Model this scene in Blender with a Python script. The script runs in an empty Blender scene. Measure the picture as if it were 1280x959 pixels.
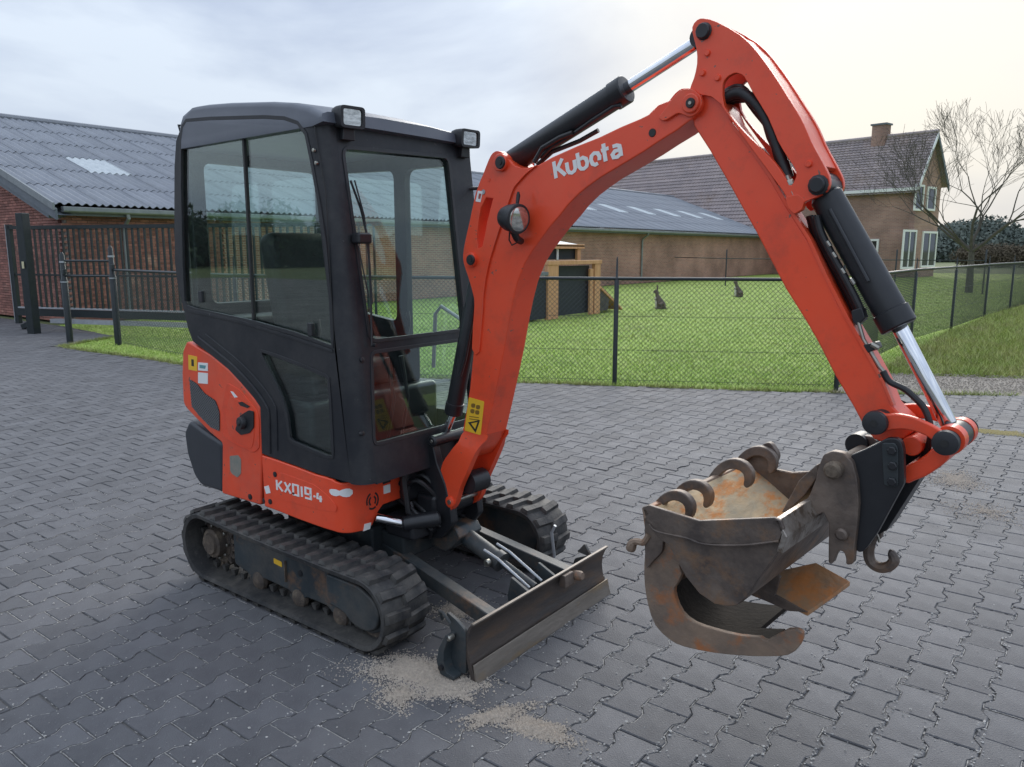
import bpy, bmesh, math, random
import numpy as np
from mathutils import Vector, Matrix
from mathutils.geometry import tessellate_polygon
random.seed(7); rng = np.random.default_rng(7)
R = math.radians
sc = bpy.context.scene
col = sc.collection

# ------------------------------------------------------------------ camera
F_PX, HZ, PW, PH = 975.0, 312.0, 1280.0, 959.0
PITCH = math.atan((PH/2-HZ)/F_PX); YAW = R(37.3)
CAM = Vector((1.754, -2.582, 1.624))
RV = Vector((math.cos(YAW), math.sin(YAW), 0)); FH = Vector((-math.sin(YAW), math.cos(YAW), 0))
FW = FH*math.cos(PITCH)+Vector((0,0,-math.sin(PITCH))); UP = FH*math.sin(PITCH)+Vector((0,0,math.cos(PITCH)))
cd = bpy.data.cameras.new('camera'); cam = bpy.data.objects.new('camera', cd); col.objects.link(cam)
cd.sensor_fit = 'HORIZONTAL'; cd.sensor_width = 36; cd.lens = F_PX/PW*36; cd.clip_start = .05; cd.clip_end = 3000
cam.matrix_world = Matrix(((RV.x,UP.x,-FW.x,CAM.x),(RV.y,UP.y,-FW.y,CAM.y),(RV.z,UP.z,-FW.z,CAM.z),(0,0,0,1)))
sc.camera = cam
# ------------------------------------------------------------------ world, sun
SUN = Vector((-.30, .86, .42)).normalized()
w = bpy.data.worlds.new('World'); sc.world = w; w.use_nodes = True
nt = w.node_tree; nt.nodes.clear()
def N(t, **k):
    n = nt.nodes.new(t)
    for a, v in k.items(): setattr(n, a, v)
    return n
L = lambda a, b: nt.links.new(a, b)
out = N('ShaderNodeOutputWorld')
sky = N('ShaderNodeTexSky'); sky.sky_type = 'NISHITA'; sky.sun_disc = False
sky.sun_elevation = math.asin(SUN.z); sky.sun_rotation = math.atan2(SUN.x, SUN.y)
sky.air_density = 1.5; sky.dust_density = 2.5
bg1 = N('ShaderNodeBackground'); bg1.inputs[1].default_value = .08; L(sky.outputs[0], bg1.inputs[0])
tc = N('ShaderNodeTexCoord')
mp = N('ShaderNodeMapping'); mp.inputs['Scale'].default_value = (1,1,3.2); L(tc.outputs['Generated'], mp.inputs[0])
no = N('ShaderNodeTexNoise'); no.inputs['Scale'].default_value = 1.9; no.inputs['Detail'].default_value = 7; no.inputs['Roughness'].default_value=.52; no.inputs['Distortion'].default_value = .35
L(mp.outputs[0], no.inputs['Vector'])
cr = N('ShaderNodeValToRGB'); e = cr.color_ramp.elements
e[0].position=.42; e[0].color=(.345,.405,.52,1); e[1].position=.585; e[1].color=(.51,.575,.665,1)
L(no.outputs[0], cr.inputs[0])
# the thin place in the cloud where the sun stands: warmer and brighter round the sun's direction
dot = N('ShaderNodeVectorMath', operation='DOT_PRODUCT'); L(tc.outputs['Generated'], dot.inputs[0]); dot.inputs[1].default_value = Vector((-.18,.95,.24)).normalized()
mr = N('ShaderNodeMapRange'); mr.interpolation_type='SMOOTHSTEP'; mr.inputs[1].default_value=.89; mr.inputs[2].default_value=.998; L(dot.outputs['Value'], mr.inputs[0])
glow = N('ShaderNodeMixRGB'); glow.inputs[2].default_value=(.66,.645,.60,1); L(cr.outputs[0], glow.inputs[1])
n2 = N('ShaderNodeMath', operation='MULTIPLY'); L(mr.outputs[0], n2.inputs[0])
n3 = N('ShaderNodeMapRange'); n3.inputs[1].default_value=.3; n3.inputs[2].default_value=.6; n3.inputs[3].default_value=.6; L(no.outputs[0], n3.inputs[0]); L(n3.outputs[0], n2.inputs[1])
L(n2.outputs[0], glow.inputs[0])
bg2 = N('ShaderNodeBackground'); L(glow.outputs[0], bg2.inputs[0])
# an overcast sky grows steadily brighter from the horizon to the zenith
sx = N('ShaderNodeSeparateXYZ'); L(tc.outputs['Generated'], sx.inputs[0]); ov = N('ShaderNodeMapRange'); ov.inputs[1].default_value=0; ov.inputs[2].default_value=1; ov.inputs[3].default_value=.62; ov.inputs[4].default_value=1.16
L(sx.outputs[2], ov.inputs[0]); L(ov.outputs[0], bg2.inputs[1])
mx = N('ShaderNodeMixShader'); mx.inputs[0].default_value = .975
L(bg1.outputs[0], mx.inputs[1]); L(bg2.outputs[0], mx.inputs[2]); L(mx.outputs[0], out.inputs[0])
sd = bpy.data.lights.new('sun', 'SUN'); sd.energy = 1.2; sd.angle = R(40); sd.color = (1,.96,.9)
so = bpy.data.objects.new('sun', sd); col.objects.link(so); so.rotation_euler = (-SUN).to_track_quat('-Z','Y').to_euler(); so.location=(0,0,30)
vs = sc.view_settings; vs.view_transform = 'Standard'; vs.look='None'; vs.exposure = 1.02; vs.gamma = 1

# ------------------------------------------------------------------ helpers
def ray(u, v): return FW+RV*((u-PW/2)/F_PX)-UP*((v-PH/2)/F_PX)
def at(u, v, ax, val):
    d = ray(u,v); return CAM+d*((val-CAM[ax])/d[ax])
def atp(u, v, P0, n):
    d = ray(u,v); return CAM+d*((P0-CAM).dot(n)/d.dot(n))
def depth(P): return (Vector(P)-CAM).dot(FW)
def proj(P):
    q = Vector(P)-CAM; z = q.dot(FW)
    return PW/2+F_PX*q.dot(RV)/z, PH/2-F_PX*q.dot(UP)/z, z
def crom(p, n=3, closed=True):
    o = []; m = len(p)
    for i in range(m if closed else m-1):
        a,b,c,d = (p[(i-1)%m],p[i],p[(i+1)%m],p[(i+2)%m]) if closed else (p[max(i-1,0)],p[i],p[i+1],p[min(i+2,m-1)])
        for k in range(n):
            t=k/n; t2=t*t; t3=t2*t
            o.append(tuple(.5*((2*b[j])+(-a[j]+c[j])*t+(2*a[j]-5*b[j]+4*c[j]-d[j])*t2+(-a[j]+3*b[j]-3*c[j]+d[j])*t3) for j in range(len(b))))
    if not closed: o.append(tuple(p[-1]))
    return o
def rnd(p, r, n=4):
    """round the corners of a closed 2D outline"""
    o=[]; m=len(p)
    for i in range(m):
        a,b,c=[Vector(p[k%m][:2]) for k in (i-1,i,i+1)]
        u=(a-b); v=(c-b); rr=min(r,u.length*.45,v.length*.45)
        s=b+u.normalized()*rr; e_=b+v.normalized()*rr
        for k in range(n+1):
            t=k/n; q=s*(1-t)**2+b*2*t*(1-t)+e_*t*t; o.append((q.x,q.y))
    return o
def circ(x, z, r, n=20): return [(x+r*math.cos(2*math.pi*k/n), z+r*math.sin(2*math.pi*k/n)) for k in range(n)]
IDF = lambda s,c,z: (s,c,z)
class MB:
    def __init__(s): s.v=[]; s.f=[]
    def add(s, vs, fs):
        b=len(s.v); s.v += [tuple(p) for p in vs]; s.f += [tuple(i+b for i in f) for f in fs]; return s
    def prism(s, loops, c0, c1, fr=IDF):
        if not isinstance(loops[0][0], (tuple,list)): loops=[loops]
        tri = tessellate_polygon([[Vector((p[0],p[1],0)) for p in l] for l in loops])
        pts=[p for l in loops for p in l]; n=len(pts)
        vs=[fr(p[0],c0,p[1]) for p in pts]+[fr(p[0],c1,p[1]) for p in pts]
        def area(l): return sum(l[i][0]*l[(i+1)%len(l)][1]-l[(i+1)%len(l)][0]*l[i][1] for i in range(len(l)))
        if len(loops)==1: tri=[tuple(range(n))]
        fs=[tuple(t) for t in tri]+[tuple(i+n for i in tuple(t)[::-1]) for t in tri]; o=0
        for l in loops:
            m=len(l); fs += [(o+i,o+i+n,o+(i+1)%m+n,o+(i+1)%m) for i in range(m)]; o+=m
        return s.add(vs,fs)
    def box(s, c, sz, rot=None, taper=1):
        x,y,z=[d/2 for d in sz]; vs=[]
        for dz in (-z,z):
            t = taper if dz>0 else 1
            for dx,dy in ((-x,-y),(x,-y),(x,y),(-x,y)):
                p=Vector((dx*t,dy*t,dz)); p = rot@p if rot else p; vs.append(Vector(c)+p)
        return s.add(vs,[(3,2,1,0),(4,5,6,7),(0,1,5,4),(1,2,6,5),(2,3,7,6),(3,0,4,7)])
    def tube(s, pts, r, n=10, cap=True, up=None):
        pts=[Vector(p) for p in pts]; m=len(pts); rs = r if isinstance(r,(list,tuple)) else [r]*m
        T=[(pts[min(i+1,m-1)]-pts[max(i-1,0)]).normalized() for i in range(m)]
        a=up or (Vector((0,0,1)) if abs(T[0].z)<.9 else Vector((1,0,0))); X=T[0].cross(a).normalized(); vs=[]
        for i in range(m):
            X=(X-T[i]*X.dot(T[i])).normalized(); Y=T[i].cross(X)
            for k in range(n):
                t=2*math.pi*k/n; vs.append(pts[i]+(X*math.cos(t)+Y*math.sin(t))*rs[i])
        fs=[(i*n+k,i*n+(k+1)%n,(i+1)*n+(k+1)%n,(i+1)*n+k) for i in range(m-1) for k in range(n)]
        if cap: fs += [tuple(range(n))[::-1], tuple((m-1)*n+k for k in range(n))]
        return s.add(vs,fs)
    def lathe(s, p0, ax, prof, n=24):
        """prof: list of (distance along axis, radius)"""
        p0=Vector(p0); ax=Vector(ax).normalized(); a=Vector((0,0,1)) if abs(ax.z)<.9 else Vector((1,0,0)); X=ax.cross(a).normalized(); Y=ax.cross(X); vs=[]
        for d,r in prof:
            for k in range(n):
                t=2*math.pi*k/n; vs.append(p0+ax*d+(X*math.cos(t)+Y*math.sin(t))*r)
        m=len(prof)
        fs=[(i*n+k,i*n+(k+1)%n,(i+1)*n+(k+1)%n,(i+1)*n+k) for i in range(m-1) for k in range(n)]
        fs += [tuple(range(n))[::-1], tuple((m-1)*n+k for k in range(n))]
        return s.add(vs,fs)
    def loft(s, rings, closed=True, cap=True):
        n=len(rings[0]); vs=[p for r in rings for p in r]; m=len(rings)
        fs=[(i*n+k,i*n+(k+1)%n,(i+1)*n+(k+1)%n,(i+1)*n+k) for i in range(m-1) for k in range(n if closed else n-1)]
        if cap and closed: fs += [tuple(range(n))[::-1], tuple((m-1)*n+k for k in range(n))]
        return s.add(vs,fs)
    def mesh(s, name, m, ang=35):
        me=bpy.data.meshes.new(name); me.from_pydata(s.v,[],s.f); me.materials.append(m)
        me.polygons.foreach_set('use_smooth',[True]*len(me.polygons)); me.set_sharp_from_angle(angle=R(ang)); me.update(); return me
    def build(s, name, m, parent=None, bev=0, ang=35, seg=2, fix=False):
        me=s.mesh(name,m,ang)
        if len(s.f)<30000:
            b=bmesh.new(); b.from_mesh(me); bmesh.ops.recalc_face_normals(b, faces=b.faces); b.to_mesh(me); b.free(); me.set_sharp_from_angle(angle=R(ang))
        o=bpy.data.objects.new(name,me); col.objects.link(o)
        if parent: o.parent=parent
        if bev:
            b=o.modifiers.new('bevel','BEVEL'); b.width=bev; b.segments=seg; b.limit_method='ANGLE'; b.angle_limit=R(35); b.harden_normals=True
        return o
def tag(o, label=None, cat=None, group=None, kind=None):
    for k,v in (('label',label),('category',cat),('group',group),('kind',kind)):
        if v: o[k]=v
    return o
def empty(name, loc, rz=0):
    o=bpy.data.objects.new(name,None); col.objects.link(o); o.location=loc; o.rotation_euler=(0,0,rz); o.empty_display_size=.2; return o
def link(name, me, parent=None, M=None):
    o=bpy.data.objects.new(name,me); col.objects.link(o)
    if parent: o.parent=parent
    if M is not None: o.matrix_local=M
    return o
def copy_tree(o, parent=None, kids=None):
    kids = kids if kids is not None else {}
    c=o.copy(); col.objects.link(c); c.parent=parent
    for ch in [x for x in col.objects if x.parent==o]: copy_tree(ch,c)
    return c

# ------------------------------------------------------------------ materials
def mat(name, c1, c2=None, scale=6, rough=.5, metal=0, bump=.0, bscale=60, detail=5, c3=None, c3scale=2.5, c3lo=.55, c3hi=.7, r2=None, coat=0, spec=.5, rnd_=0, coords='Object', stretch=(1,1,1), chip=None, chipscale=34, chiplo=.68, dust=None):
    m=bpy.data.materials.new(name); m.use_nodes=True; t=m.node_tree; b=t.nodes['Principled BSDF']; K=t.links.new
    def nn(ty,**k):
        n=t.nodes.new(ty)
        for a,v in k.items(): setattr(n,a,v)
        return n
    tc=nn('ShaderNodeTexCoord'); mp=nn('ShaderNodeMapping'); mp.inputs['Scale'].default_value=stretch; K(tc.outputs[coords],mp.inputs[0])
    vec=mp.outputs[0]
    b.inputs['Roughness'].default_value=rough; b.inputs['Metallic'].default_value=metal; b.inputs['Specular IOR Level'].default_value=spec
    if coat: b.inputs['Coat Weight'].default_value=coat; b.inputs['Coat Roughness'].default_value=.12
    c2=c2 or c1
    n1=nn('ShaderNodeTexNoise'); n1.inputs['Scale'].default_value=scale; n1.inputs['Detail'].default_value=detail; n1.inputs['Roughness'].default_value=.6; K(vec,n1.inputs['Vector'])
    ramp=nn('ShaderNodeMapRange'); ramp.inputs[1].default_value=.35; ramp.inputs[2].default_value=.65; K(n1.outputs[0],ramp.inputs[0])
    mx=nn('ShaderNodeMixRGB'); mx.inputs[1].default_value=(*c1,1); mx.inputs[2].default_value=(*c2,1); K(ramp.outputs[0],mx.inputs[0])
    last=mx.outputs[0]
    if c3:
        n3=nn('ShaderNodeTexNoise'); n3.inputs['Scale'].default_value=c3scale; n3.inputs['Detail'].default_value=8; n3.inputs['Roughness'].default_value=.7; K(vec,n3.inputs['Vector'])
        r3=nn('ShaderNodeMapRange'); r3.inputs[1].default_value=c3lo; r3.inputs[2].default_value=c3hi; K(n3.outputs[0],r3.inputs[0])
        m3=nn('ShaderNodeMixRGB'); m3.inputs[2].default_value=(*c3,1); K(r3.outputs[0],m3.inputs[0]); K(last,m3.inputs[1]); last=m3.outputs[0]
    if dust:                                            # a film of dry dust in soft clouds
        nd=nn('ShaderNodeTexNoise'); nd.inputs['Scale'].default_value=4.5; nd.inputs['Detail'].default_value=9; nd.inputs['Roughness'].default_value=.72; K(vec,nd.inputs['Vector'])
        rd_=nn('ShaderNodeMapRange'); rd_.inputs[1].default_value=.42; rd_.inputs[2].default_value=.75; rd_.inputs[4].default_value=dust[3]; K(nd.outputs[0],rd_.inputs[0])
        md=nn('ShaderNodeMixRGB'); md.inputs[2].default_value=(*dust[:3],1); K(rd_.outputs[0],md.inputs[0]); K(last,md.inputs[1]); last=md.outputs[0]
    if chip:                                            # small chips and scuffs through the paint
        n4=nn('ShaderNodeTexNoise'); n4.inputs['Scale'].default_value=chipscale; n4.inputs['Detail'].default_value=3; n4.inputs['Distortion'].default_value=.6; K(vec,n4.inputs['Vector'])
        r4=nn('ShaderNodeMapRange'); r4.inputs[1].default_value=chiplo; r4.inputs[2].default_value=chiplo+.015; K(n4.outputs[0],r4.inputs[0])
        m4=nn('ShaderNodeMixRGB'); m4.inputs[2].default_value=(*chip,1); K(r4.outputs[0],m4.inputs[0]); K(last,m4.inputs[1]); last=m4.outputs[0]
    if rnd_:
        oi=nn('ShaderNodeObjectInfo'); ge=nn('ShaderNodeNewGeometry'); ad=nn('ShaderNodeMath',operation='ADD'); K(oi.outputs['Random'],ad.inputs[0]); K(ge.outputs['Random Per Island'],ad.inputs[1])
        fr=nn('ShaderNodeMath',operation='FRACT'); K(ad.outputs[0],fr.inputs[0])
        mr=nn('ShaderNodeMapRange'); mr.inputs[3].default_value=1-rnd_; mr.inputs[4].default_value=1+rnd_; K(fr.outputs[0],mr.inputs[0])
        ml=nn('ShaderNodeVectorMath',operation='SCALE'); K(last,ml.inputs[0]); K(mr.outputs[0],ml.inputs['Scale']); last=ml.outputs[0]
    K(last,b.inputs['Base Color'])
    if r2 is not None:
        mr=nn('ShaderNodeMapRange'); mr.inputs[3].default_value=rough; mr.inputs[4].default_value=r2; K(n1.outputs[0],mr.inputs[0]); K(mr.outputs[0],b.inputs['Roughness'])
    if bump:
        nb=nn('ShaderNodeTexNoise'); nb.inputs['Scale'].default_value=bscale; nb.inputs['Detail'].default_value=4; K(vec,nb.inputs['Vector'])
        bp=nn('ShaderNodeBump'); bp.inputs['Strength'].default_value=bump; bp.inputs['Distance'].default_value=.01; K(nb.outputs[0],bp.inputs['Height']); K(bp.outputs[0],b.inputs['Normal'])
    return m
def glass(name, tint, gl=1.45, rough=.0, extra=.04):
    m=bpy.data.materials.new(name); m.use_nodes=True; t=m.node_tree; t.nodes.clear(); K=t.links.new
    o=t.nodes.new('ShaderNodeOutputMaterial'); tr=t.nodes.new('ShaderNodeBsdfTransparent'); tr.inputs[0].default_value=(*tint,1)
    g=t.nodes.new('ShaderNodeBsdfGlossy'); g.inputs['Roughness'].default_value=rough; g.inputs[0].default_value=(.95,1,.98,1)
    f=t.nodes.new('ShaderNodeFresnel'); ge=t.nodes.new('ShaderNodeNewGeometry'); mr=t.nodes.new('ShaderNodeMapRange'); mr.inputs[3].default_value=gl; mr.inputs[4].default_value=1/gl
    K(ge.outputs['Backfacing'],mr.inputs[0]); K(mr.outputs[0],f.inputs[0])      # same reflectance on entering and leaving the pane
    a=t.nodes.new('ShaderNodeMath'); a.operation='ADD'; a.inputs[1].default_value=extra; K(f.outputs[0],a.inputs[0])
    x=t.nodes.new('ShaderNodeMixShader'); K(a.outputs[0],x.inputs[0]); K(tr.outputs[0],x.inputs[1]); K(g.outputs[0],x.inputs[2]); K(x.outputs[0],o.inputs[0])
    return m
M={}
M['orange']=mat('orange_paint',(.88,.078,.022),(.80,.068,.020),scale=3,rough=.33,coat=.25,c3=(.50,.065,.03),c3scale=6,c3lo=.52,c3hi=.85,bump=.04,bscale=14,r2=.5,chip=(.22,.10,.07),chipscale=42,chiplo=.715,dust=(.60,.25,.15,.09))
M['orange_worn']=mat('orange_paint_worn',(.84,.080,.024),(.72,.070,.026),scale=7,rough=.42,coat=.1,c3=(.34,.12,.07),c3scale=12,c3lo=.60,c3hi=.75,chip=(.14,.08,.06),chipscale=36,chiplo=.685,dust=(.45,.30,.22,.22),bump=.05,bscale=30)
M['cab']=mat('charcoal_cab_paint',(.012,.0135,.018),(.016,.018,.023),scale=3,rough=.36,r2=.55,spec=.42,dust=(.10,.095,.09,.35),chip=(.09,.09,.09),chipscale=60,chiplo=.74,bump=.02,bscale=40)
M['roof']=mat('grey_roof_paint',(.085,.095,.118),(.11,.12,.145),scale=4,rough=.42,bump=.02)
M['black']=mat('black_steel',(.012,.013,.016),(.02,.021,.024),scale=8,rough=.38,spec=.5,bump=.03,bscale=50)
M['blackpl']=mat('black_plastic',(.018,.019,.022),(.025,.026,.03),scale=10,rough=.5,bump=.06,bscale=160)
M['frame']=mat('undercarriage_paint',(.016,.022,.026),(.03,.036,.038),scale=9,rough=.55,c3=(.13,.10,.075),c3scale=5,c3lo=.5,c3hi=.74,bump=.1,bscale=50)
M['frameblue']=mat('worn_blue_grey_paint',(.038,.050,.056),(.024,.032,.037),scale=6,dust=(.16,.135,.11,.6),rough=.5,c3=(.16,.085,.045),c3scale=7,c3lo=.55,c3hi=.7,bump=.1,bscale=60)
M['dirtysteel']=mat('muddy_steel',(.10,.075,.055),(.05,.04,.035),scale=12,rough=.75,c3=(.18,.14,.10),c3scale=16,c3lo=.5,c3hi=.65,bump=.4,bscale=60)
M['rubber']=mat('track_rubber',(.018,.019,.021),(.034,.033,.033),scale=14,dust=(.13,.12,.105,.75),rough=.66,c3=(.11,.10,.09),c3scale=20,c3lo=.56,c3hi=.78,bump=.25,bscale=70)
M['hose']=mat('hose_rubber',(.012,.012,.014),(.02,.02,.022),scale=30,rough=.45)
M['chrome']=mat('chrome_rod',(.80,.81,.83),(.72,.73,.75),scale=20,rough=.1,metal=1)
M['zinc']=mat('zinc_fitting',(.42,.40,.34),(.3,.29,.26),scale=30,rough=.35,metal=.9)
M['rust']=mat('rusty_bucket_steel',(.20,.155,.125),(.085,.068,.060),scale=9,rough=.42,r2=.62,metal=.35,c3=(.25,.14,.075),c3scale=8,c3lo=.52,c3hi=.70,bump=.35,bscale=35)
M['rustin']=mat('rusted_bucket_inside',(.66,.47,.26),(.34,.31,.23),scale=9,rough=.78,c3=(.62,.26,.08),c3scale=11,c3lo=.52,c3hi=.62,bump=.6,bscale=40,stretch=(1,.45,1.4))
M['rustlip']=mat('rust_orange_lip',(.29,.205,.145),(.18,.135,.105),scale=8,rough=.6,metal=.2,c3=(.42,.15,.05),c3scale=9,c3lo=.52,c3hi=.68,bump=.4,bscale=40)
M['worn']=mat('polished_bar_steel',(.42,.38,.34),(.20,.165,.14),scale=16,rough=.3,r2=.5,metal=.75,c3=(.16,.12,.09),c3scale=22,c3lo=.5,c3hi=.6,bump=.3,bscale=60)
M['blade']=mat('rusty_blade_steel',(.10,.078,.065),(.055,.052,.052),scale=6,rough=.5,metal=.3,c3=(.15,.095,.06),c3scale=10,c3lo=.5,c3hi=.7,bump=.25,bscale=50,stretch=(1,.35,1.5))
M['bladeedge']=mat('worn_cutting_edge',(.26,.225,.19),(.17,.145,.12),scale=8,rough=.5,metal=.4,c3=(.27,.17,.06),c3scale=6,c3lo=.55,c3hi=.75,bump=.2,bscale=60,stretch=(1,.3,1))
M['white']=mat('white_print',(.8,.8,.78),rough=.5)
M['yellow']=mat('yellow_sticker',(.85,.50,.03),rough=.45)
M['print']=mat('black_print',(.02,.02,.02),rough=.5)
M['greysticker']=mat('faded_grey_sticker',(.20,.21,.18),(.27,.24,.2),scale=30,rough=.6)
M['lampglass']=mat('lamp_reflector',(.75,.76,.72),(.35,.36,.34),scale=30,rough=.12,metal=.85,stretch=(1,1,3))
M['glass']=glass('tinted_cab_glass',(.925,.985,.96),1.45,0,.035)
M['glassfront']=glass('windscreen_glass',(.93,.975,.955),1.30,0,.02)
M['glassdark']=glass('dark_cab_glass',(.86,.93,.91),1.45,0,.02)
M['housepane']=mat('house_window_pane',(.03,.035,.04),rough=.05,spec=.8)
M['seat']=mat('seat_vinyl',(.012,.013,.016),(.02,.02,.024),scale=20,rough=.6,bump=.1,bscale=120)
M['paver']=mat('paver_concrete',(.136,.135,.141),(.104,.103,.109),scale=5,rough=.62,r2=.78,c3=(.27,.27,.275),c3scale=60,c3lo=.6,c3hi=.72,bump=.4,bscale=170,rnd_=.13,coords='Object',spec=.4)
M['joint']=mat('joint_sand',(.22,.21,.20),(.10,.096,.092),scale=1.0,rough=.9,c3=(.08,.077,.075),c3scale=9,c3lo=.50,c3hi=.62,bump=.5,bscale=200)
M['sand']=mat('spilled_sand',(.44,.38,.32),(.62,.54,.45),scale=90,rough=.9,bump=.6,bscale=260)
M['sandy']=mat('yellow_spilled_sand',(.50,.42,.20),(.42,.36,.2),scale=90,rough=.9)
M['pebble']=mat('light_pebble',(.55,.52,.48),(.40,.38,.35),scale=50,rough=.7,rnd_=.25)
M['gravel']=mat('gravel_strip',(.30,.26,.215),(.20,.175,.15),scale=30,rough=.9,c3=(.42,.38,.33),c3scale=60,c3lo=.5,c3hi=.62,bump=.8,bscale=60)
M['soil']=mat('lawn_soil',(.27,.37,.08),(.36,.46,.10),scale=1.2,rough=.95,c3=(.16,.15,.05),c3scale=.7,c3lo=.5,c3hi=.75,bump=.6,bscale=25)
M['grass']=mat('grass_blades',(.33,.47,.10),(.44,.56,.14),scale=1.1,rough=.6,c3=(.26,.24,.07),c3scale=.8,c3lo=.52,c3hi=.8,rnd_=.35)
M['drygrass']=mat('dry_grass_blades',(.34,.34,.12),(.24,.31,.07),scale=1.5,rough=.7,rnd_=.4,c3=(.3,.26,.14),c3scale=2,c3lo=.5,c3hi=.7)
M['ground']=mat('far_ground',(.09,.12,.035),(.12,.14,.05),scale=.05,rough=.95)
M['brick']=mat('red_brick',(.35,.15,.115),(.24,.11,.09),scale=9,rough=.85,rnd_=.3,bump=.3,bscale=60,c3=(.5,.32,.24),c3scale=2,c3lo=.55,c3hi=.8)
M['mortar']=mat('mortar',(.30,.27,.24),(.24,.21,.19),scale=20,rough=.95)
def brickmat(name,c1,c2,mo,sc_=1,axis='y'):
    m=bpy.data.materials.new(name); m.use_nodes=True; t=m.node_tree; b=t.nodes['Principled BSDF']; K=t.links.new
    tc=t.nodes.new('ShaderNodeTexCoord'); sp=t.nodes.new('ShaderNodeSeparateXYZ'); K(tc.outputs['Object'],sp.inputs[0]); cb=t.nodes.new('ShaderNodeCombineXYZ')
    if axis=='xy':
        ad=t.nodes.new('ShaderNodeMath'); ad.operation='SUBTRACT'; K(sp.outputs[0],ad.inputs[0]); K(sp.outputs[1],ad.inputs[1]); K(ad.outputs[0],cb.inputs[0])
    else: K(sp.outputs[1 if axis=='y' else 0],cb.inputs[0])
    K(sp.outputs[2],cb.inputs[1])
    br=t.nodes.new('ShaderNodeTexBrick'); K(cb.outputs[0],br.inputs['Vector']); br.inputs['Scale'].default_value=1; br.inputs['Brick Width'].default_value=.22*sc_; br.inputs['Row Height'].default_value=.0625*sc_; br.inputs['Mortar Size'].default_value=.006*sc_
    br.inputs['Color1'].default_value=(*c1,1); br.inputs['Color2'].default_value=(*c2,1); br.inputs['Mortar'].default_value=(*mo,1)
    no=t.nodes.new('ShaderNodeTexNoise'); no.inputs['Scale'].default_value=.7; no.inputs['Detail'].default_value=6; K(tc.outputs['Object'],no.inputs['Vector'])
    mr=t.nodes.new('ShaderNodeMapRange'); mr.inputs[1].default_value=.3; mr.inputs[2].default_value=.7; mr.inputs[3].default_value=.75; mr.inputs[4].default_value=1.3; K(no.outputs[0],mr.inputs[0])
    sc2=t.nodes.new('ShaderNodeVectorMath'); sc2.operation='SCALE'; K(br.outputs[0],sc2.inputs[0]); K(mr.outputs[0],sc2.inputs['Scale']); K(sc2.outputs[0],b.inputs['Base Color']); b.inputs['Roughness'].default_value=.9
    return m
M['brickfar']=brickmat('far_brickwork',(.37,.175,.13),(.27,.13,.10),(.46,.37,.31))
M['brickhouse']=brickmat('house_brickwork',(.34,.195,.15),(.26,.15,.12),(.34,.28,.245),1.3,'xy')
M['fibre']=mat('fibre_cement_roof',(.21,.225,.255),(.27,.285,.315),scale=1.2,rough=.62,rnd_=.08,c3=(.20,.21,.22),c3scale=3,c3lo=.52,c3hi=.8,bump=.1)
M['skylite']=mat('translucent_roof_sheet',(.58,.62,.63),(.46,.50,.52),scale=4,rough=.35)
M['gutter']=mat('zinc_gutter',(.20,.22,.23),(.26,.28,.29),scale=5,rough=.5,metal=.3)
M['trim']=mat('grey_trim_board',(.12,.14,.165),(.16,.18,.2),scale=3,rough=.6)
M['tile']=mat('grey_brown_roof_tile',(.36,.295,.285),(.28,.235,.235),scale=1.5,rough=.6,rnd_=.12,c3=(.22,.15,.11),c3scale=.5,c3lo=.55,c3hi=.8)
M['whitewood']=mat('white_window_paint',(.74,.74,.72),rough=.5)
M['fence']=mat('dark_green_black_fence_paint',(.014,.020,.023),(.02,.028,.03),scale=12,rough=.4)
M['galv']=mat('galvanised_edge',(.5,.52,.54),(.4,.42,.44),scale=15,rough=.4,metal=.4)
M['wire']=mat('fence_wire',(.030,.040,.044),rough=.5)
M['wood']=mat('fresh_larch_wood',(.50,.25,.12),(.62,.34,.18),scale=4,rough=.7,stretch=(6,6,1),bump=.1)
M['nightblack']=mat('dark_mesh_panel',(.012,.016,.024),(.02,.024,.03),scale=12,rough=.7)
M['bark']=mat('tree_bark',(.10,.088,.075),(.06,.053,.047),scale=8,rough=.9,bump=.4,bscale=30)
M['leaf']=mat('dark_foliage',(.03,.055,.03),(.05,.075,.04),scale=.5,rough=.8,rnd_=.35)
M['leaffar']=mat('hazed_wood_foliage',(.125,.15,.135),(.16,.18,.155),scale=.2,rough=1,spec=0,rnd_=.12)  # paled grey-green: distance haze put into the leaf colour
M['hedge']=mat('brown_hedge_twigs',(.15,.125,.09),(.10,.085,.065),scale=2,spec=0,rough=1,rnd_=.3)
M['fur']=mat('grey_brown_fur',(.17,.13,.10),(.10,.08,.065),scale=14,rough=.9,bump=.5,bscale=80)
M['rustshade']=mat('shaded_rust_inside',(.030,.024,.020),(.018,.015,.013),scale=9,spec=.12,rough=.85,c3=(.13,.08,.05),c3scale=7,c3lo=.58,c3hi=.75,bump=.3)  # rusty jaw inside, with the shade beneath the wide bucket put into the colour
M['rustorange']=mat('orange_rust_floor',(.40,.20,.085),(.28,.19,.12),scale=7,rough=.7,c3=(.50,.19,.055),c3scale=8,c3lo=.48,c3hi=.62,bump=.5,bscale=30)
M['furw']=mat('white_belly_fur',(.6,.57,.52),rough=.9)


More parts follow.
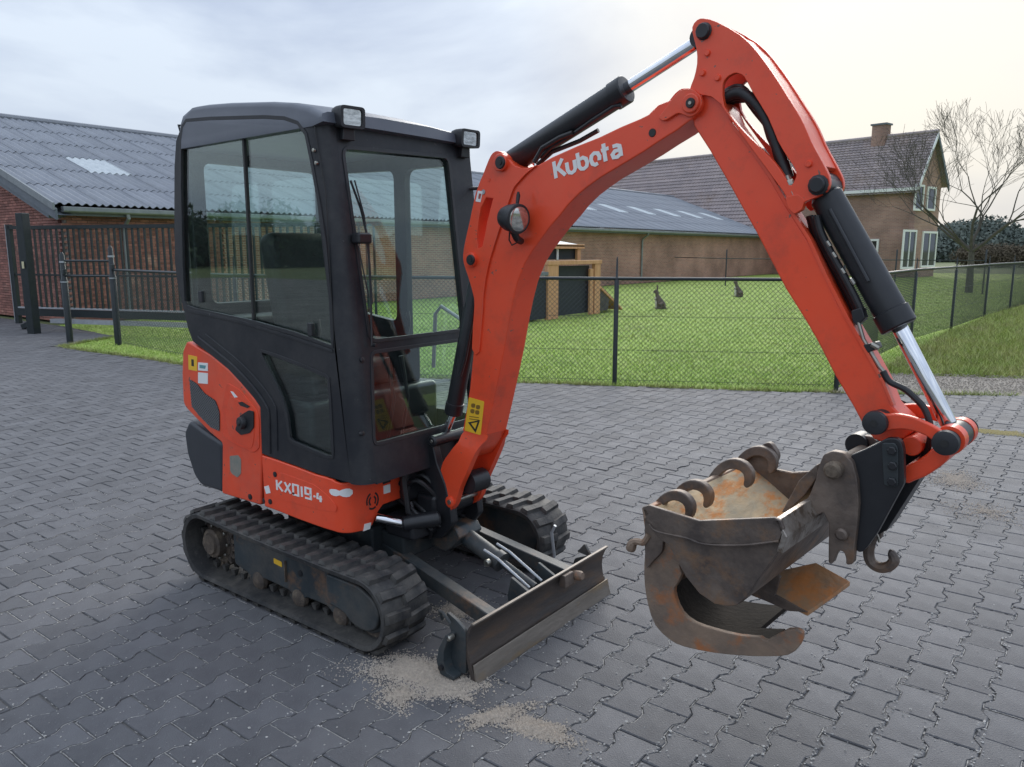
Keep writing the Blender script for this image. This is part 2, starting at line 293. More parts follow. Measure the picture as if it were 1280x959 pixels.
# ================================================================== THE SETTING
def sheet(name, poly, z, m, kind='structure', sub=None):
    o=MB().add([(x,y,z) for x,y in poly],[tuple(range(len(poly)))]).build(name,m); tag(o,kind=kind); return o
sheet('ground',[(-900,-500),(700,-500),(700,900),(-900,900)],-.045,M['ground'])
EDGE=[(-40,5.0),(-16.3,4.9),(-13.2,4.6),(-12.4,3.25),(-11.9,3.2),(-10.5,3.30),(-9.6,3.36),(-8.43,3.34),(-3.95,5.07),(-.98,6.5),(1.05,7.75),(7,11.2)]
def edge_y(x):
    for (a,b),(c,d) in zip(EDGE,EDGE[1:]):
        if a<=x<=c: return b+(d-b)*(x-a)/(c-a)
    return 12 if x>0 else 4.6
bed=sheet('pavement',[(-40,-26),(22,-26),(22,11.2)]+EDGE[::-1],-.0065,M['joint'])
# the interlocking dog-bone pavers
HX=[(-.1,.0825),(-.07,.0825),(-.034,.0575),(.034,.0575),(.07,.0825),(.1,.0825)]
G=.0022
outl=[(x-G,y*(1-G*10)) for y,x in HX]+[(-x+G,y*(1-G*10)) for y,x in HX[::-1]]
nO=len(outl)
def paver_verts(d=.0035):
    top=[(x*(1-d/.08),y*(1-d/.1),0) for x,y in outl]; mid=[(x,y,-.0035) for x,y in outl]; bot=[(x,y,-.03) for x,y in outl]; return top,mid,bot
pt,pm,pb=paver_verts()
pmb=MB().add(pt+pm+pb,[tuple(range(nO))]+[(i,nO+i,nO+(i+1)%nO,(i+1)%nO) for i in range(nO)]+[(nO+i,2*nO+i,2*nO+(i+1)%nO,nO+(i+1)%nO) for i in range(nO)])
pme=pmb.mesh('paver',M['paver'],20)
bmm=bmesh.new(); bmm.from_mesh(pme); bmesh.ops.recalc_face_normals(bmm,faces=bmm.faces); bmm.to_mesh(pme); bmm.free(); pme.set_sharp_from_angle(angle=R(25))
cells=[]
PX,PY=.1400,.2022
for i in range(-170,140):
    x=-.752+PX*i
    for j in range(-110,95):
        y=-1.43+PY*j+(PY/2 if i%2 else 0)-PY/2*0
        y+= PY/2                                    # end joints lie at the lattice points, stones between them
        if y>edge_y(x)-.07: continue
        u,v,z=proj((x,y,0))
        if z<.6 or not(-1500<u<2400 and v<3200): continue
        cells.append((z,x,y,u,v))
cells.sort()
inv=[c for c in cells if -5<c[3]<1285 and c[4]<962]; near=set((c[1],c[2]) for c in inv[:296])
def jit(z): return Matrix.Rotation(random.gauss(0,.0035),4,'X')@Matrix.Rotation(random.gauss(0,.0035),4,'Y')@Matrix.Rotation(random.gauss(0,.006),4,'Z')
fv=[];ff=[]
pv=np.array([v[:] for v in pt+pm]); 
for z,x,y,u,v in cells:
    Mx=Matrix.Translation((x,y,random.gauss(0,.0012)))@jit(z)
    if (x,y) in near: link('paver',pme,bed,Mx); continue
    b=len(fv); m3=np.array(Mx.to_3x3()); t=np.array(Mx.translation)
    fv.extend((pv@m3.T+t).tolist())
    ff.append(tuple(range(b,b+nO))[::-1]); ff.extend((b+i,b+(i+1)%nO,b+nO+(i+1)%nO,b+nO+i) for i in range(nO))
me=bpy.data.meshes.new('paver_field'); me.from_pydata(fv,[],ff); me.materials.append(M['paver']); me.update()
o=link('paver_field',me,bed); tag(o,kind='stuff')
print('pavers',len(cells))
# sand swept into the joints, in broken strips
cell=[(x,y) for y,x in HX]+[(-x,y) for y,x in HX[::-1]]
jv=[];jf=[]
def jn(x,y): return math.sin(x*2.1+1.3*math.sin(y*1.7))*math.cos(y*2.6+x*.8)
for z,x,y,u,v in [c for c in cells if -20<c[3]<1300 and c[4]<975 and c[0]<5.5]:
    pr=.50+.45*jn(x,y)+(.35 if (u<640 and v>700) else 0)-(.25 if v<640 else 0)
    for i in range(6):
        a=Vector(cell[i]); b=Vector(cell[i+1]) if i<5 else Vector(cell[6])
        n=max(2,int((b-a).length/.014)); d=(b-a)/n; nn_=Vector((-d.y,d.x)).normalized()
        pk=pr*random.choice((.2,.9,1.3))
        for k in range(n):
            if random.random()>pk: continue
            w0=random.uniform(.0009,.0024); w1=random.uniform(.0009,.0024); o=random.gauss(0,.0005); p=a+d*k+nn_*o; q=a+d*(k+1)+nn_*o; t=len(jv); zz=-.0008-random.random()*.0012
            jv += [(x+p.x-nn_.x*w0,y+p.y-nn_.y*w0,zz),(x+q.x-nn_.x*w1,y+q.y-nn_.y*w1,zz),(x+q.x+nn_.x*w1,y+q.y+nn_.y*w1,zz),(x+p.x+nn_.x*w0,y+p.y+nn_.y*w0,zz)]; jf.append((t,t+1,t+2,t+3))
me=bpy.data.meshes.new('joint_sand'); me.from_pydata(jv,[],jf); me.materials.append(mat('swept_joint_sand',(.52,.50,.47),(.30,.285,.265),scale=60,rough=.95,bump=.8,bscale=300)); tag(link('joint_sand',me,bed),kind='stuff')
# gravel strip beside the verge, rough grass, lawn
GE=[(-.62,6.95),(-.5,8.3),(.96,9.19),(7,12.8),(7,11.2),(1.05,7.75)]
sheet('gravel_strip',[(-.72,6.72),(1.05,7.78),(7,11.3),(7,13.1),(2.2,10.0),(.96,9.25),(-.3,8.68),(-.7,8.5)],-.012,M['gravel'])
lawn_poly=[(-16.4,5.0),(-13.2,4.65),(-12.4,3.28),(-11.9,3.22),(-10.5,3.33),(-9.6,3.39),(-8.43,3.37),(-3.95,5.10),(-.75,6.66),(-.72,8.5),(-.3,8.70),(.96,9.27),(7,13.15),(60,50),(60,60),(-16.6,60),(-16.6,5.0)]
sheet('lawn',lawn_poly,-.020,M['soil'])
def inpoly(x,y,p):
    c=np.zeros(len(x),bool)
    for (a,b),(c_,d) in zip(p,p[1:]+p[:1]):
        k=((b>y)!=(d>y)); t=a+(y-b)/((d-b) if d!=b else 1e-9)*(c_-a); c^= k&(x<t)
    return c
def blades(name, pts, h, wd, m, lean=.5):
    n=len(pts); a=rng.uniform(0,2*np.pi,n); hh=h*rng.uniform(.5,1.3,n); ww=wd*rng.uniform(.7,1.3,n)
    base=np.c_[pts,np.full(n,-.03)]; d=np.c_[np.cos(a),np.sin(a),np.zeros(n)]; e_=rng.normal(0,lean,(n,2))
    tip=base+np.c_[e_*hh[:,None],hh+.01]
    v=np.empty((n,3,3)); v[:,0]=base-d*ww[:,None]/2; v[:,1]=base+d*ww[:,None]/2; v[:,2]=tip
    me=bpy.data.meshes.new(name); me.vertices.add(n*3); me.vertices.foreach_set('co',v.reshape(-1)); me.loops.add(n*3); me.polygons.add(n)
    me.loops.foreach_set('vertex_index',np.arange(n*3)); me.polygons.foreach_set('loop_start',np.arange(n)*3); me.update(calc_edges=True); me.materials.append(m)
    o=link(name,me); tag(o,kind='stuff'); return o
def scatter(n, x0,x1,y0,y1, poly, pw=1.6):
    x=rng.uniform(x0,x1,n); y=rng.uniform(y0,y1,n); k=inpoly(x,y,poly); x,y=x[k],y[k]
    dx=np.c_[x-CAM.x,y-CAM.y]; z=dx@np.array([FH.x,FH.y]); s_=dx@np.array([RV.x,RV.y])
    k=(z>3)&(np.abs(s_/z)<.78); x,y,z=x[k],y[k],z[k]; k=rng.uniform(0,1,len(x))<np.minimum(1,(9/z)**pw); return np.c_[x[k],y[k]]
p=scatter(2600000,-16.5,14,3.2,48,lawn_poly); print('blades',len(p))
blades('grass',p,.036,.014,M['grass'],.8)
verge=[(-.62,8.5),(.96,9.27),(7,13.15),(25,23),(25,40),(-.2,30),(-.75,15)]
p=scatter(900000,-1,20,8.4,34,verge,1.3); blades('verge_grass',p,.11,.014,M['drygrass'],.7); print(len(p))
# ragged fringe where the lawn meets the pavers
pp=[]
for (a,b),(c,d) in zip(EDGE[2:10],EDGE[3:11]):
    n=int(900*math.hypot(c-a,d-b)); t=rng.uniform(0,1,n); cl=.5+.5*np.sin(t*19+a*7)
    k=rng.uniform(0,1,n)<.35+.5*cl; t=t[k]; q=np.c_[a+(c-a)*t,b+(d-b)*t+rng.normal(.03,.035,len(t))]; pp.append(q)
blades('edge_grass',np.vstack(pp),.06,.011,M['drygrass'],.8)

# spilled sand and loose grit
def grains(name, spots, n, m, size=.0035):
    vs=[];fs=[]
    for cx,cy,rx,ry,an,k in spots:
        for _ in range(int(n*k)):
            a=random.uniform(0,2*math.pi); r=min(abs(random.gauss(0,.55)),2.2); x=rx*r*math.cos(a)*(1+.25*math.sin(3*a+cx*9)); y=ry*r*math.sin(a)*(1+.2*math.cos(2*a))
            X=cx+x*math.cos(an)-y*math.sin(an); Y=cy+x*math.sin(an)+y*math.cos(an); s_=size*random.choice((.5,.7,1,1,1.3,1.9))*random.uniform(.7,1.3); b=len(vs); t=random.uniform(0,6.28)
            for q in range(3): vs.append((X+s_*math.cos(t+q*2.09),Y+s_*math.sin(t+q*2.09),.001))
            h_=.007*math.exp(-2.2*r*r)*random.random()
            for q in (-3,-2,-1): vs[q]=(vs[q][0],vs[q][1],.001+h_)
            vs.append((X,Y,.001+h_+s_*1.0)); fs+=[(b,b+1,b+3),(b+1,b+2,b+3),(b+2,b,b+3)]
    me=bpy.data.meshes.new(name); me.from_pydata(vs,[],fs); me.materials.append(m); o=link(name,me); tag(o,kind='stuff'); return o
def gp(u,v): q=at(u,v,2,0); return q.x,q.y
c=gp(520,838); d=gp(672,912); f=gp(1195,600); h=gp(1248,541); k=gp(620,895); j=gp(575,760)
grains('spilled_sand',[(*c,.20,.12,.5,1.3),(*gp(560,860),.13,.09,.5,.8),(*j,.10,.12,.3,.5),(*d,.11,.055,.2,.9),(*k,.13,.05,1.1,.35),(*gp(500,870),.1,.1,0,.2)],13000,M['sand'],.0026)
grains('spilled_sand',[(*f,.16,.30,.2,.5),(*gp(1230,640),.3,.3,0,.15)],9000,M['sand'],.0035)
grains('yellow_spilled_sand',[(*h,.22,.10,.2,1)],5000,M['sandy'],.005)
vs=[];fs=[]
def peb(X,Y,s_):
    b=len(vs); rot=Matrix.Rotation(random.uniform(0,6.28),3,'Z')
    for q in ((-1,0,0),(1,0,0),(0,-.8,0),(0,.8,0),(0,0,.7),(0,0,-.5)):
        q=rot@Vector([t*random.uniform(.7,1.2) for t in q]); vs.append((X+q.x*s_,Y+q.y*s_,s_*.4+q.z*s_))
    for a_,b_,c_ in ((0,2,4),(2,1,4),(1,3,4),(3,0,4),(2,0,5),(1,2,5),(3,1,5),(0,3,5)): fs.append((b+a_,b+b_,b+c_))
for _ in range(3200):
    u=random.uniform(-50,1330); v=random.uniform(520,990); x,y=gp(u,v)
    i=round((x+.752)/PX-.5); xx=-.752+PX*(i+.5) if random.random()<.6 else x
    peb(xx+random.gauss(0,.006),y,abs(random.gauss(.0022,.0012))+.0012)
for _ in range(1100):
    u=random.uniform(700,1330); v=random.uniform(640,960); x,y=gp(u,v); i=round((x+.752)/PX-.5); x=-.752+PX*(i+.5)+random.gauss(0,.01); peb(x,y,abs(random.gauss(.003,.0016))+.0015)
for u,v in ((1056,793),(1114,797),(243,953),(307,866),(312,911),(790,955),(830,849)): x,y=gp(u,v); peb(x,y,.008)
me=bpy.data.meshes.new('loose_grit'); me.from_pydata(vs,[],fs); me.materials.append(M['pebble']); tag(link('loose_grit',me),kind='stuff')
vs=[];fs=[]
for _ in range(9000):
    t=random.random(); a=random.uniform(-.6,6.5); y0=6.95+.58*(a+.6); y=y0+random.uniform(.0,1.6); peb(a,y,random.uniform(.006,.016))
me=bpy.data.meshes.new('gravel'); me.from_pydata(vs,[],fs); me.materials.append(M['gravel']); tag(link('gravel',me),kind='stuff')

# ================================================================== LONG BRICK SHED (left and centre background)
XW,XE,XR,ZE=-16.6,-16.25,-24.8,2.55; ZR=5.44; Y0,Y1=5.25,52.0
shed=empty('brick_shed',(XW,Y0,0)); tag(shed,'long low brick shed with corrugated grey fibre cement roof behind the lawn','shed')
def wpart(mb,name,m,par,**k):
    o=mb.build(name,m,None,**k); o.parent=par; o.matrix_parent_inverse=par.matrix_basis.inverted() if False else Matrix.Translation(-Vector(par.location)); return o
XB=-33.0
SPL=9.2                                             # up to here the long wall is laid brick by brick
gab=[(XW,0),(XW,ZE-.12),(XR,ZR-.15),(XB,ZE-.12),(XB,0)]
mb=MB().prism([(x,z) for x,z in gab],Y0+.10,Y0+.16); mb.box((XW-.07,(Y0+SPL)/2+.08,1.2),(.06,SPL-Y0-.16,2.4)); 
wpart(mb,'wall_core',M['mortar'],shed)
mb=MB().box((XW-.06,(SPL+Y1)/2,1.22),(.13,Y1-SPL,2.44)); mb.box((XB,(Y0+Y1)/2,1.22),(.13,Y1-Y0-.4,2.44)); mb.prism([(x,z) for x,z in gab],Y1-.2,Y1-.08)
wpart(mb,'wall',M['brickfar'],shed)
bl,bh,bw=.21,.052,.10
def brick_mesh(dx,dy,dz):
    return MB().box((0,0,0),(dx,dy,dz)).mesh('brick',M['brick'])
bmx=brick_mesh(bl,bw,bh); bmy=brick_mesh(bw,bl,bh)
cand=[]
rows=int(5.4/.0625)
for r_ in range(rows):
    z=.04+r_*.0625; off=(r_%2)*.11
    lim=XW-.02 if z<ZE-.1 else XW-(z-ZE+.12)/(ZR-ZE)*(XW-XR)
    if z<ZR-.3:
        x=lim-.12-off
        while x>XW-5.2: cand.append((x,Y0+.07,z,'x')); x-=.22
    if z<ZE-.15:
        y=Y0+.13+off
        while y<SPL-.05: cand.append((XW-.03,y,z,'y')); y+=.22
vis=[]
for c_ in cand:
    u,v,d_=proj(c_[:3]); vis.append((0 if (0<u<222) else 1, d_, c_))
vis.sort(key=lambda t:(t[0],t[1]))
mbx=MB()
for k_,(a,d_,(x,y,z,ax)) in enumerate(vis):
    jx=random.gauss(0,.003)
    if k_<290: link('brick',bmx if ax=='x' else bmy,shed,Matrix.Translation(Vector((x,y+(jx if ax=='x' else 0),z))-Vector(shed.location)))
    else: mbx.box((x,y,z),(bl,bw,bh) if ax=='x' else (bw,bl,bh))
tag(wpart(mbx,'brickwork',M['brick'],shed),kind='stuff')
# roof sheets
rise=math.atan2(ZR-ZE,XE-XR); slope=math.hypot(ZR-ZE,XE-XR); nrow=6; ncol=44; cw=(Y1-Y0+.5)/ncol; sl=slope/nrow
def sheet_mesh(name,m,amp=.026,waves=6,seg=6,length=None):
    n=waves*seg; v=[];f=[]; ln=length or sl+.12
    for t in (0,1):
        for i in range(n+1): v.append((-t*ln, i/n*(cw+.02), amp*math.cos(2*math.pi*i/seg)+(-t*.0+ (0 if t else .02))))
    for i in range(n): f.append((i,i+1,n+2+i,n+1+i))
    for t in (0,):
        b=len(v)
        for i in range(n+1): v.append((0,i/n*(cw+.02),amp*math.cos(2*math.pi*i/seg)+.02-.014))
        for i in range(n): f.append((i,b+i,b+i+1,i+1))
    me=bpy.data.meshes.new(name); me.from_pydata(v,[],f); me.materials.append(m); me.polygons.foreach_set('use_smooth',[True]*len(f)); me.set_sharp_from_angle(angle=R(40)); return me
sh=sheet_mesh('roof_sheet',M['fibre']); sk=sheet_mesh('skylight_sheet',M['skylite'])
cr_,sr_=math.cos(rise),math.sin(rise)
def roofM(r_,y): 
    d_=r_*sl; return Matrix.Translation(Vector((XE-d_*cr_,y,ZE+.03+d_*sr_))-Vector(shed.location))@Matrix.Rotation(rise,4,'Y')
for r_ in range(nrow):
    for c_ in range(ncol):
        y=Y0-.3+c_*cw; mid=y+cw/2
        lite = (r_==2 and 6.9<mid<8.5) or (r_==2 and mid>25 and c_%3==0)
        link('skylight_sheet' if lite else 'roof_sheet', sk if lite else sh, shed, roofM(r_,y))
mb=MB().add([(XR,Y0-.3,ZR),(XR,Y1,ZR),(XB-.3,Y1,ZE),(XB-.3,Y0-.3,ZE)],[(0,1,2,3)]); wpart(mb,'rear_roof_slope',M['fibre'],shed)
wpart(MB().tube([(XR,Y0-.3,ZR+.05),(XR,Y1+.1,ZR+.05)],.10,8),'ridge_cap',M['fibre'],shed)
gut=MB().prism([(XE-.02,ZE-.02),(XE+.12,ZE-.02),(XE+.12,ZE-.11),(XE+.09,ZE-.14),(XE-.02,ZE-.14)],Y0-.1,Y1); wpart(gut,'gutter',M['gutter'],shed,bev=.01)
wpart(MB().box((XE-.11,(Y0+Y1)/2,ZE-.12),(.16,Y1-Y0,.16)),'fascia_board',M['trim'],shed)
for yy in (6.55,31.8):
    g_=MB().tube([(XE+.05,yy,ZE-.12),(XE+.05,yy+.02,ZE-.22),(XW+.10,yy+.06,ZE-.42),(XW+.07,yy+.06,ZE-.55),(XW+.07,yy+.06,.1)],.045,10); wpart(g_,'drainpipe',M['gutter'],shed)
vb=[(XE+.1,ZE-.07),(XE+.1,ZE-.30),(XR,ZR-.27),(XR,ZR-.04)]; wpart(MB().prism(vb,Y0-.27,Y0-.22),'verge_board',M['trim'],shed)
wpart(MB().prism([(XE+.14,ZE+.05),(XE+.14,ZE-.10),(XR,ZR-.06),(XR,ZR+.09)],Y0-.33,Y0-.28),'verge_trim',M['gutter'],shed)
wpart(MB().prism([(XE+.1,ZE-.20),(XW,ZE-.20),(XW,ZE-.26),(XR,ZR-.42),(XR,ZR-.27)],Y0-.22,Y0+.08),'soffit_board',M['trim'],shed)

# ================================================================== FAR HOUSE
GN=Vector((-7.74,48.72,0)); LD=Vector((-.98,.21,0)).normalized(); GD=Vector((.21,.98,0)).normalized()
def hg(u,v):                                        # a point on the gable plane -> (distance along the gable, height)
    P=atp(u,v,GN,LD); return (P-GN).dot(GD), P.z
house=empty('farmhouse',GN); tag(house,'two storey brick farmhouse with brown tiled roof and chimney, right background','house')
HF=lambda s,c,z: tuple(GN+GD*s+LD*c+Vector((0,0,z)))
a0=hg(1137,226)[1]; ap=hg(1167,166); af=hg(1177,228)
W_=af[0]; AP=ap[0]; ZA=ap[1]; ZEv=a0; ZEf=af[1]
print('house',W_,ap,a0,af)
LEN=11.5
g_=[(0,0),(0,ZEv),(AP,ZA-.15),(W_,ZEf),(W_,0)]
front=MB().prism(g_,0,.3,HF); front.prism([(0,0),(.3,0),(.3,ZEv),(0,ZEv)],.3,LEN+18,HF); front.prism([(W_-.3,0),(W_,0),(W_,ZEf),(W_-.3,ZEf)],.3,LEN+18,HF)
wpart(front,'wall',M['brickhouse'],house)
def pantile(name,p00,p10,p01,ncol_,nrow_,m,par):     # p00 eave start, p10 eave end, p01 ridge start
    ex=(p10-p00)/ncol_; ey=(p01-p00)/nrow_; nz=ex.cross(ey).normalized(); 
    if nz.z<0: nz=-nz
    v=[];f=[]; pr=[0,.5,1,.75,.2]
    for r_ in range(nrow_):
        b=len(v); S=ncol_*4
        for t,lift in ((0,.05),(1.08,.0)):
            for i in range(S+1):
                ph=i%4; v.append(p00+ex*(i/4)+ey*(r_+t)+nz*(lift+[0,.035,.06,.03][ph]))
        for i in range(S): f.append((b+i,b+i+1,b+S+2+i,b+S+1+i))
        b2=len(v)
        for i in range(S+1): v.append(p00+ex*(i/4)+ey*r_+nz*(.0+[0,.035,.06,.03][i%4]))
        for i in range(S): f.append((b+i,b2+i,b2+i+1,b+i+1))
    me=bpy.data.meshes.new(name); me.from_pydata([tuple(q) for q in v],[],f); me.materials.append(m); o=bpy.data.objects.new(name,me); col.objects.link(o); o.parent=par; o.matrix_parent_inverse=Matrix.Translation(-Vector(par.location)); tag(o,kind='stuff'); return o
V=lambda s,c,z: Vector(HF(s,c,z))
sl_=(ZA-ZEv)/AP
pantile('roof_tiles',V(-.35,-.25,ZEv-.35*sl_),V(-.35,9.0,ZEv-.35*sl_),V(AP,-.25,ZA),34,22,M['tile'],house)
pantile('roof_tiles',V(-3.2,9.0,ZEv-3.2*sl_*.85),V(-3.2,29,ZEv-3.2*sl_*.85),V(AP,9.0,ZA),76,32,M['tile'],house)
wpart(MB().add([V(AP,-.25,ZA),V(AP,29,ZA),V(W_+.4,29,ZEf-.3),V(W_+.4,-.25,ZEf-.3)],[(0,1,2,3)]),'rear_roof_slope',M['tile'],house)
wpart(MB().prism([(-2.9,0),(-2.7,0),(-2.7,ZEv-2.8*sl_*.85),(-2.9,ZEv-2.9*sl_*.85)],9.1,29,HF),'barn_wall',M['brickhouse'],house)
wpart(MB().tube([V(AP,-.3,ZA+.06),V(AP,29,ZA+.06)],.13,8),'ridge_tiles',M['tile'],house)
wpart(MB().prism([(-.45,ZEv-.5),(-.28,ZEv-.5),(-.28,ZEv-.32),(-.45,ZEv-.32)],-.25,9.0,HF),'gutter',M['whitewood'],house)
wpart(MB().prism([(-.4,ZEv-.40),(-.4,ZEv-.12),(AP,ZA+.02),(AP,ZA-.26)],-.32,-.25,HF),'verge_board',M['whitewood'],house)
wpart(MB().prism([(W_+.45,ZEf-.55),(W_+.45,ZEf-.2),(AP,ZA+.02),(AP,ZA-.26)],-.32,-.25,HF),'verge_board',M['trim'],house)
ch=atp(1101,172,V(AP,0,ZA),(-GD)); cl=(ch-GN).dot(LD)
wpart(MB().prism([(AP-.35,ZA-.5),(AP+.35,ZA-.5),(AP+.35,ZA+.75),(AP-.35,ZA+.75)],cl-.42,cl+.42,HF),'chimney',M['brickhouse'],house)
wpart(MB().prism([(AP-.42,ZA+.75),(AP+.42,ZA+.75),(AP+.42,ZA+.85),(AP-.42,ZA+.85)],cl-.5,cl+.5,HF),'chimney_cap',M['trim'],house)
def hwin(s0,s1,z0,z1,mull=1,c=-.02,fr=.12,fn=HF):
    lo=[[(s0,z0),(s1,z0),(s1,z1),(s0,z1)],[(s0+fr,z0+fr),(s0+fr,z1-fr),(s1-fr,z1-fr),(s1-fr,z0+fr)]]
    f_=MB().prism(lo,c-.06,c+.02,fn)
    for k in range(1,mull+1):
        sm=s0+(s1-s0)*k/(mull+1); f_.prism([(sm-.05,z0+fr),(sm+.05,z0+fr),(sm+.05,z1-fr),(sm-.05,z1-fr)],c-.05,c+.01,fn)
    w_=wpart(f_,'window_frame',M['whitewood'],house); p_=MB().prism([(s0+fr,z0+fr),(s1-fr,z0+fr),(s1-fr,z1-fr),(s0+fr,z1-fr)],c-.01,c+.01,fn).build('pane',M['housepane']); p_.parent=w_
for (ua,va,ub,vb_) in ((1144,230,1152,264),(1159,233,1167,264),(1129,287,1141,336),(1153,289,1167,334)):
    s0,z1=hg(ua,va); s1,z0=hg(ub,vb_); hwin(s0,s1,z0,z1,1 if va>280 else 0)
F2=lambda s,c,z: tuple(GN+LD*s+GD*c+Vector((0,0,z)))
P=atp(1083,299,GN,GD); s0=(P-GN).dot(LD); P2=atp(1098,316,GN,GD); s1=(P2-GN).dot(LD); hwin(s1,s0,P2.z,P.z,0,fn=F2)

# ================================================================== TREES
def bare_tree(base, H, seed, label, scale=1.0, levels=7, spread=.6):
    rd=random.Random(seed); t=empty('bare_tree',base); tag(t,label,'tree')
    tr=MB(); br=MB(); tw=MB()
    def grow(p,d,l,r,lv):
        n=3; pts=[p]; rs=[r]; q=Vector(p); dd=Vector(d)
        for i in range(n):
            dd=(dd+Vector((rd.gauss(0,.12 if lv else .02),rd.gauss(0,.12 if lv else .02),rd.gauss(.05,.08)))).normalized(); q=q+dd*l/n; pts.append(q.copy()); rs.append(max(.0050,r*(1-.32*(i+1)/n)))
        (tr if lv==0 else br if lv<3 else tw).tube(pts,rs,8 if lv<2 else 5 if lv<4 else 3,cap=lv<3)
        if lv>=levels: return
        k = 6 if lv==0 else rd.choice((2,3,3))
        for i in range(k):
            az=rd.uniform(0,6.28) if lv else i*6.28/k+rd.uniform(-.3,.3); sp=rd.uniform(.35,.85)*spread*1.3 if lv else rd.uniform(.35,1.15)
            a=dd.cross(Vector((0,0,1)) if abs(dd.z)<.95 else Vector((1,0,0))).normalized(); b=dd.cross(a); nd=(dd*math.cos(sp)+(a*math.cos(az)+b*math.sin(az))*math.sin(sp)).normalized(); nd.z+=.08; nd.normalize()
            s=pts[-1] if (i<2 or lv==0) else pts[rd.choice((1,2))]
            grow(s,nd,l*rd.uniform(.68,.9) if lv else H*rd.uniform(.22,.28),rs[-1]*(.78 if lv else .66)*rd.uniform(.82,1),lv+1)
    grow(Vector((0,0,-.05)),Vector((0,0,1)),H*.23,H*.021,0)
    tr.build('trunk',M['bark'],t); br.build('branches',M['bark'],t); tag(tw.build('twigs',M['bark'],t),kind='stuff'); return t
tb=CAM+ray(1212,355)*30; bare_tree((tb.x,tb.y,0),6.9,11,'leafless spreading tree in front of the farmhouse gable, right background')
def leafy_mass(name, boxes, n, size, m):
    """far foliage as many small faces spread through lumpy volumes: boxes = (x,y,z,rx,ry,rz)"""
    w_=np.array([b[3]*b[4]*b[5] for b in boxes])**(2/3); w_/=w_.sum(); idx=rng.choice(len(boxes),n,p=w_); B=np.array(boxes)[idx]
    d=rng.normal(size=(n,3)); d/=np.linalg.norm(d,axis=1)[:,None]; r=rng.uniform(.55,1.08,n)[:,None]; c=B[:,:3]+d*r*B[:,3:6]
    u=rng.normal(size=(n,3)); u/=np.linalg.norm(u,axis=1)[:,None]; v=np.cross(u,d+.01); v/=np.linalg.norm(v,axis=1)[:,None]+1e-9; s=size*rng.uniform(.5,1.4,n)[:,None]
    V_=np.stack([c-u*s,c+v*s,c+u*s],1).reshape(-1); me=bpy.data.meshes.new(name); me.vertices.add(n*3); me.vertices.foreach_set('co',V_); me.loops.add(n*3); me.polygons.add(n)
    me.loops.foreach_set('vertex_index',np.arange(n*3)); me.polygons.foreach_set('loop_start',np.arange(n)*3); me.update(calc_edges=True); me.materials.append(m); return link(name,me)
bx=[]
for k in range(70):
    u=1040+k*5.5+random.uniform(-4,4); D=random.uniform(105,135); P=CAM+ray(u,312)*D; h=D*random.uniform(24,42)/975*(.8 if u<1190 or u>1262 else 1.05); bx.append((P.x,P.y,h*.55,random.uniform(2.5,5),random.uniform(2.5,5),h*.75))
tag(leafy_mass('far_wood',bx,150000,.30,M['leaffar']),kind='stuff')
bx=[]
for k in range(26):
    u=1212+k*5; D=74; P=CAM+ray(u,312)*D; bx.append((P.x,P.y,1.0,1.6,1.6,random.uniform(.8,1.25)))
h_=leafy_mass('hedge',bx,26000,.11,M['hedge']); tag(h_,'brown leafless hedge behind the bare tree at the right edge','hedge')
# the wood behind the photographer, seen only as a reflection in the cab glass
bx=[]
for k in range(64):
    an=R(186+k*1.25); D=random.uniform(72,84); h=random.uniform(2.6,4.6)+1.6*math.sin(k*.37); bx.append((D*math.cos(an),D*math.sin(an),h*.5,2.6,2.6,h*.62))
tag(leafy_mass('far_wood',bx,42000,.36,M['leaf']),kind='stuff')

# ================================================================== FENCES
def chain(mb, a, b, z0, z1, pitch=.058, r=.0026):
    a=Vector(a); b=Vector(b); Ln=(b-a).length; d=(b-a)/Ln; H=z1-z0; n=int(Ln/pitch)
    nrm=Vector((-d.y,d.x,0))
    for s_ in (1,-1):
        for i in range(-int(H/pitch)-1, n+int(H/pitch)+1):
            x0=i*pitch; x1=x0+H*1.0; t0,t1=0,1
            if x0<0: t0=-x0/(x1-x0)
            if x1>Ln: t1=(Ln-x0)/(x1-x0)
            if t1<=t0: continue
            def P_(t): return a+d*(x0+(x1-x0)*t)+Vector((0,0,z0+H*(t if s_>0 else 1-t)))+nrm*(.002*s_)
            p,q=P_(t0),P_(t1); o_=(q-p).normalized().cross(nrm)*r; k=len(mb.v)
            mb.v += [tuple(p+o_),tuple(p-o_*.5+nrm*r),tuple(p-o_*.5-nrm*r),tuple(q+o_),tuple(q-o_*.5+nrm*r),tuple(q-o_*.5-nrm*r)]
            mb.f += [(k,k+1,k+4,k+3),(k+1,k+2,k+5,k+4),(k+2,k,k+3,k+5)]
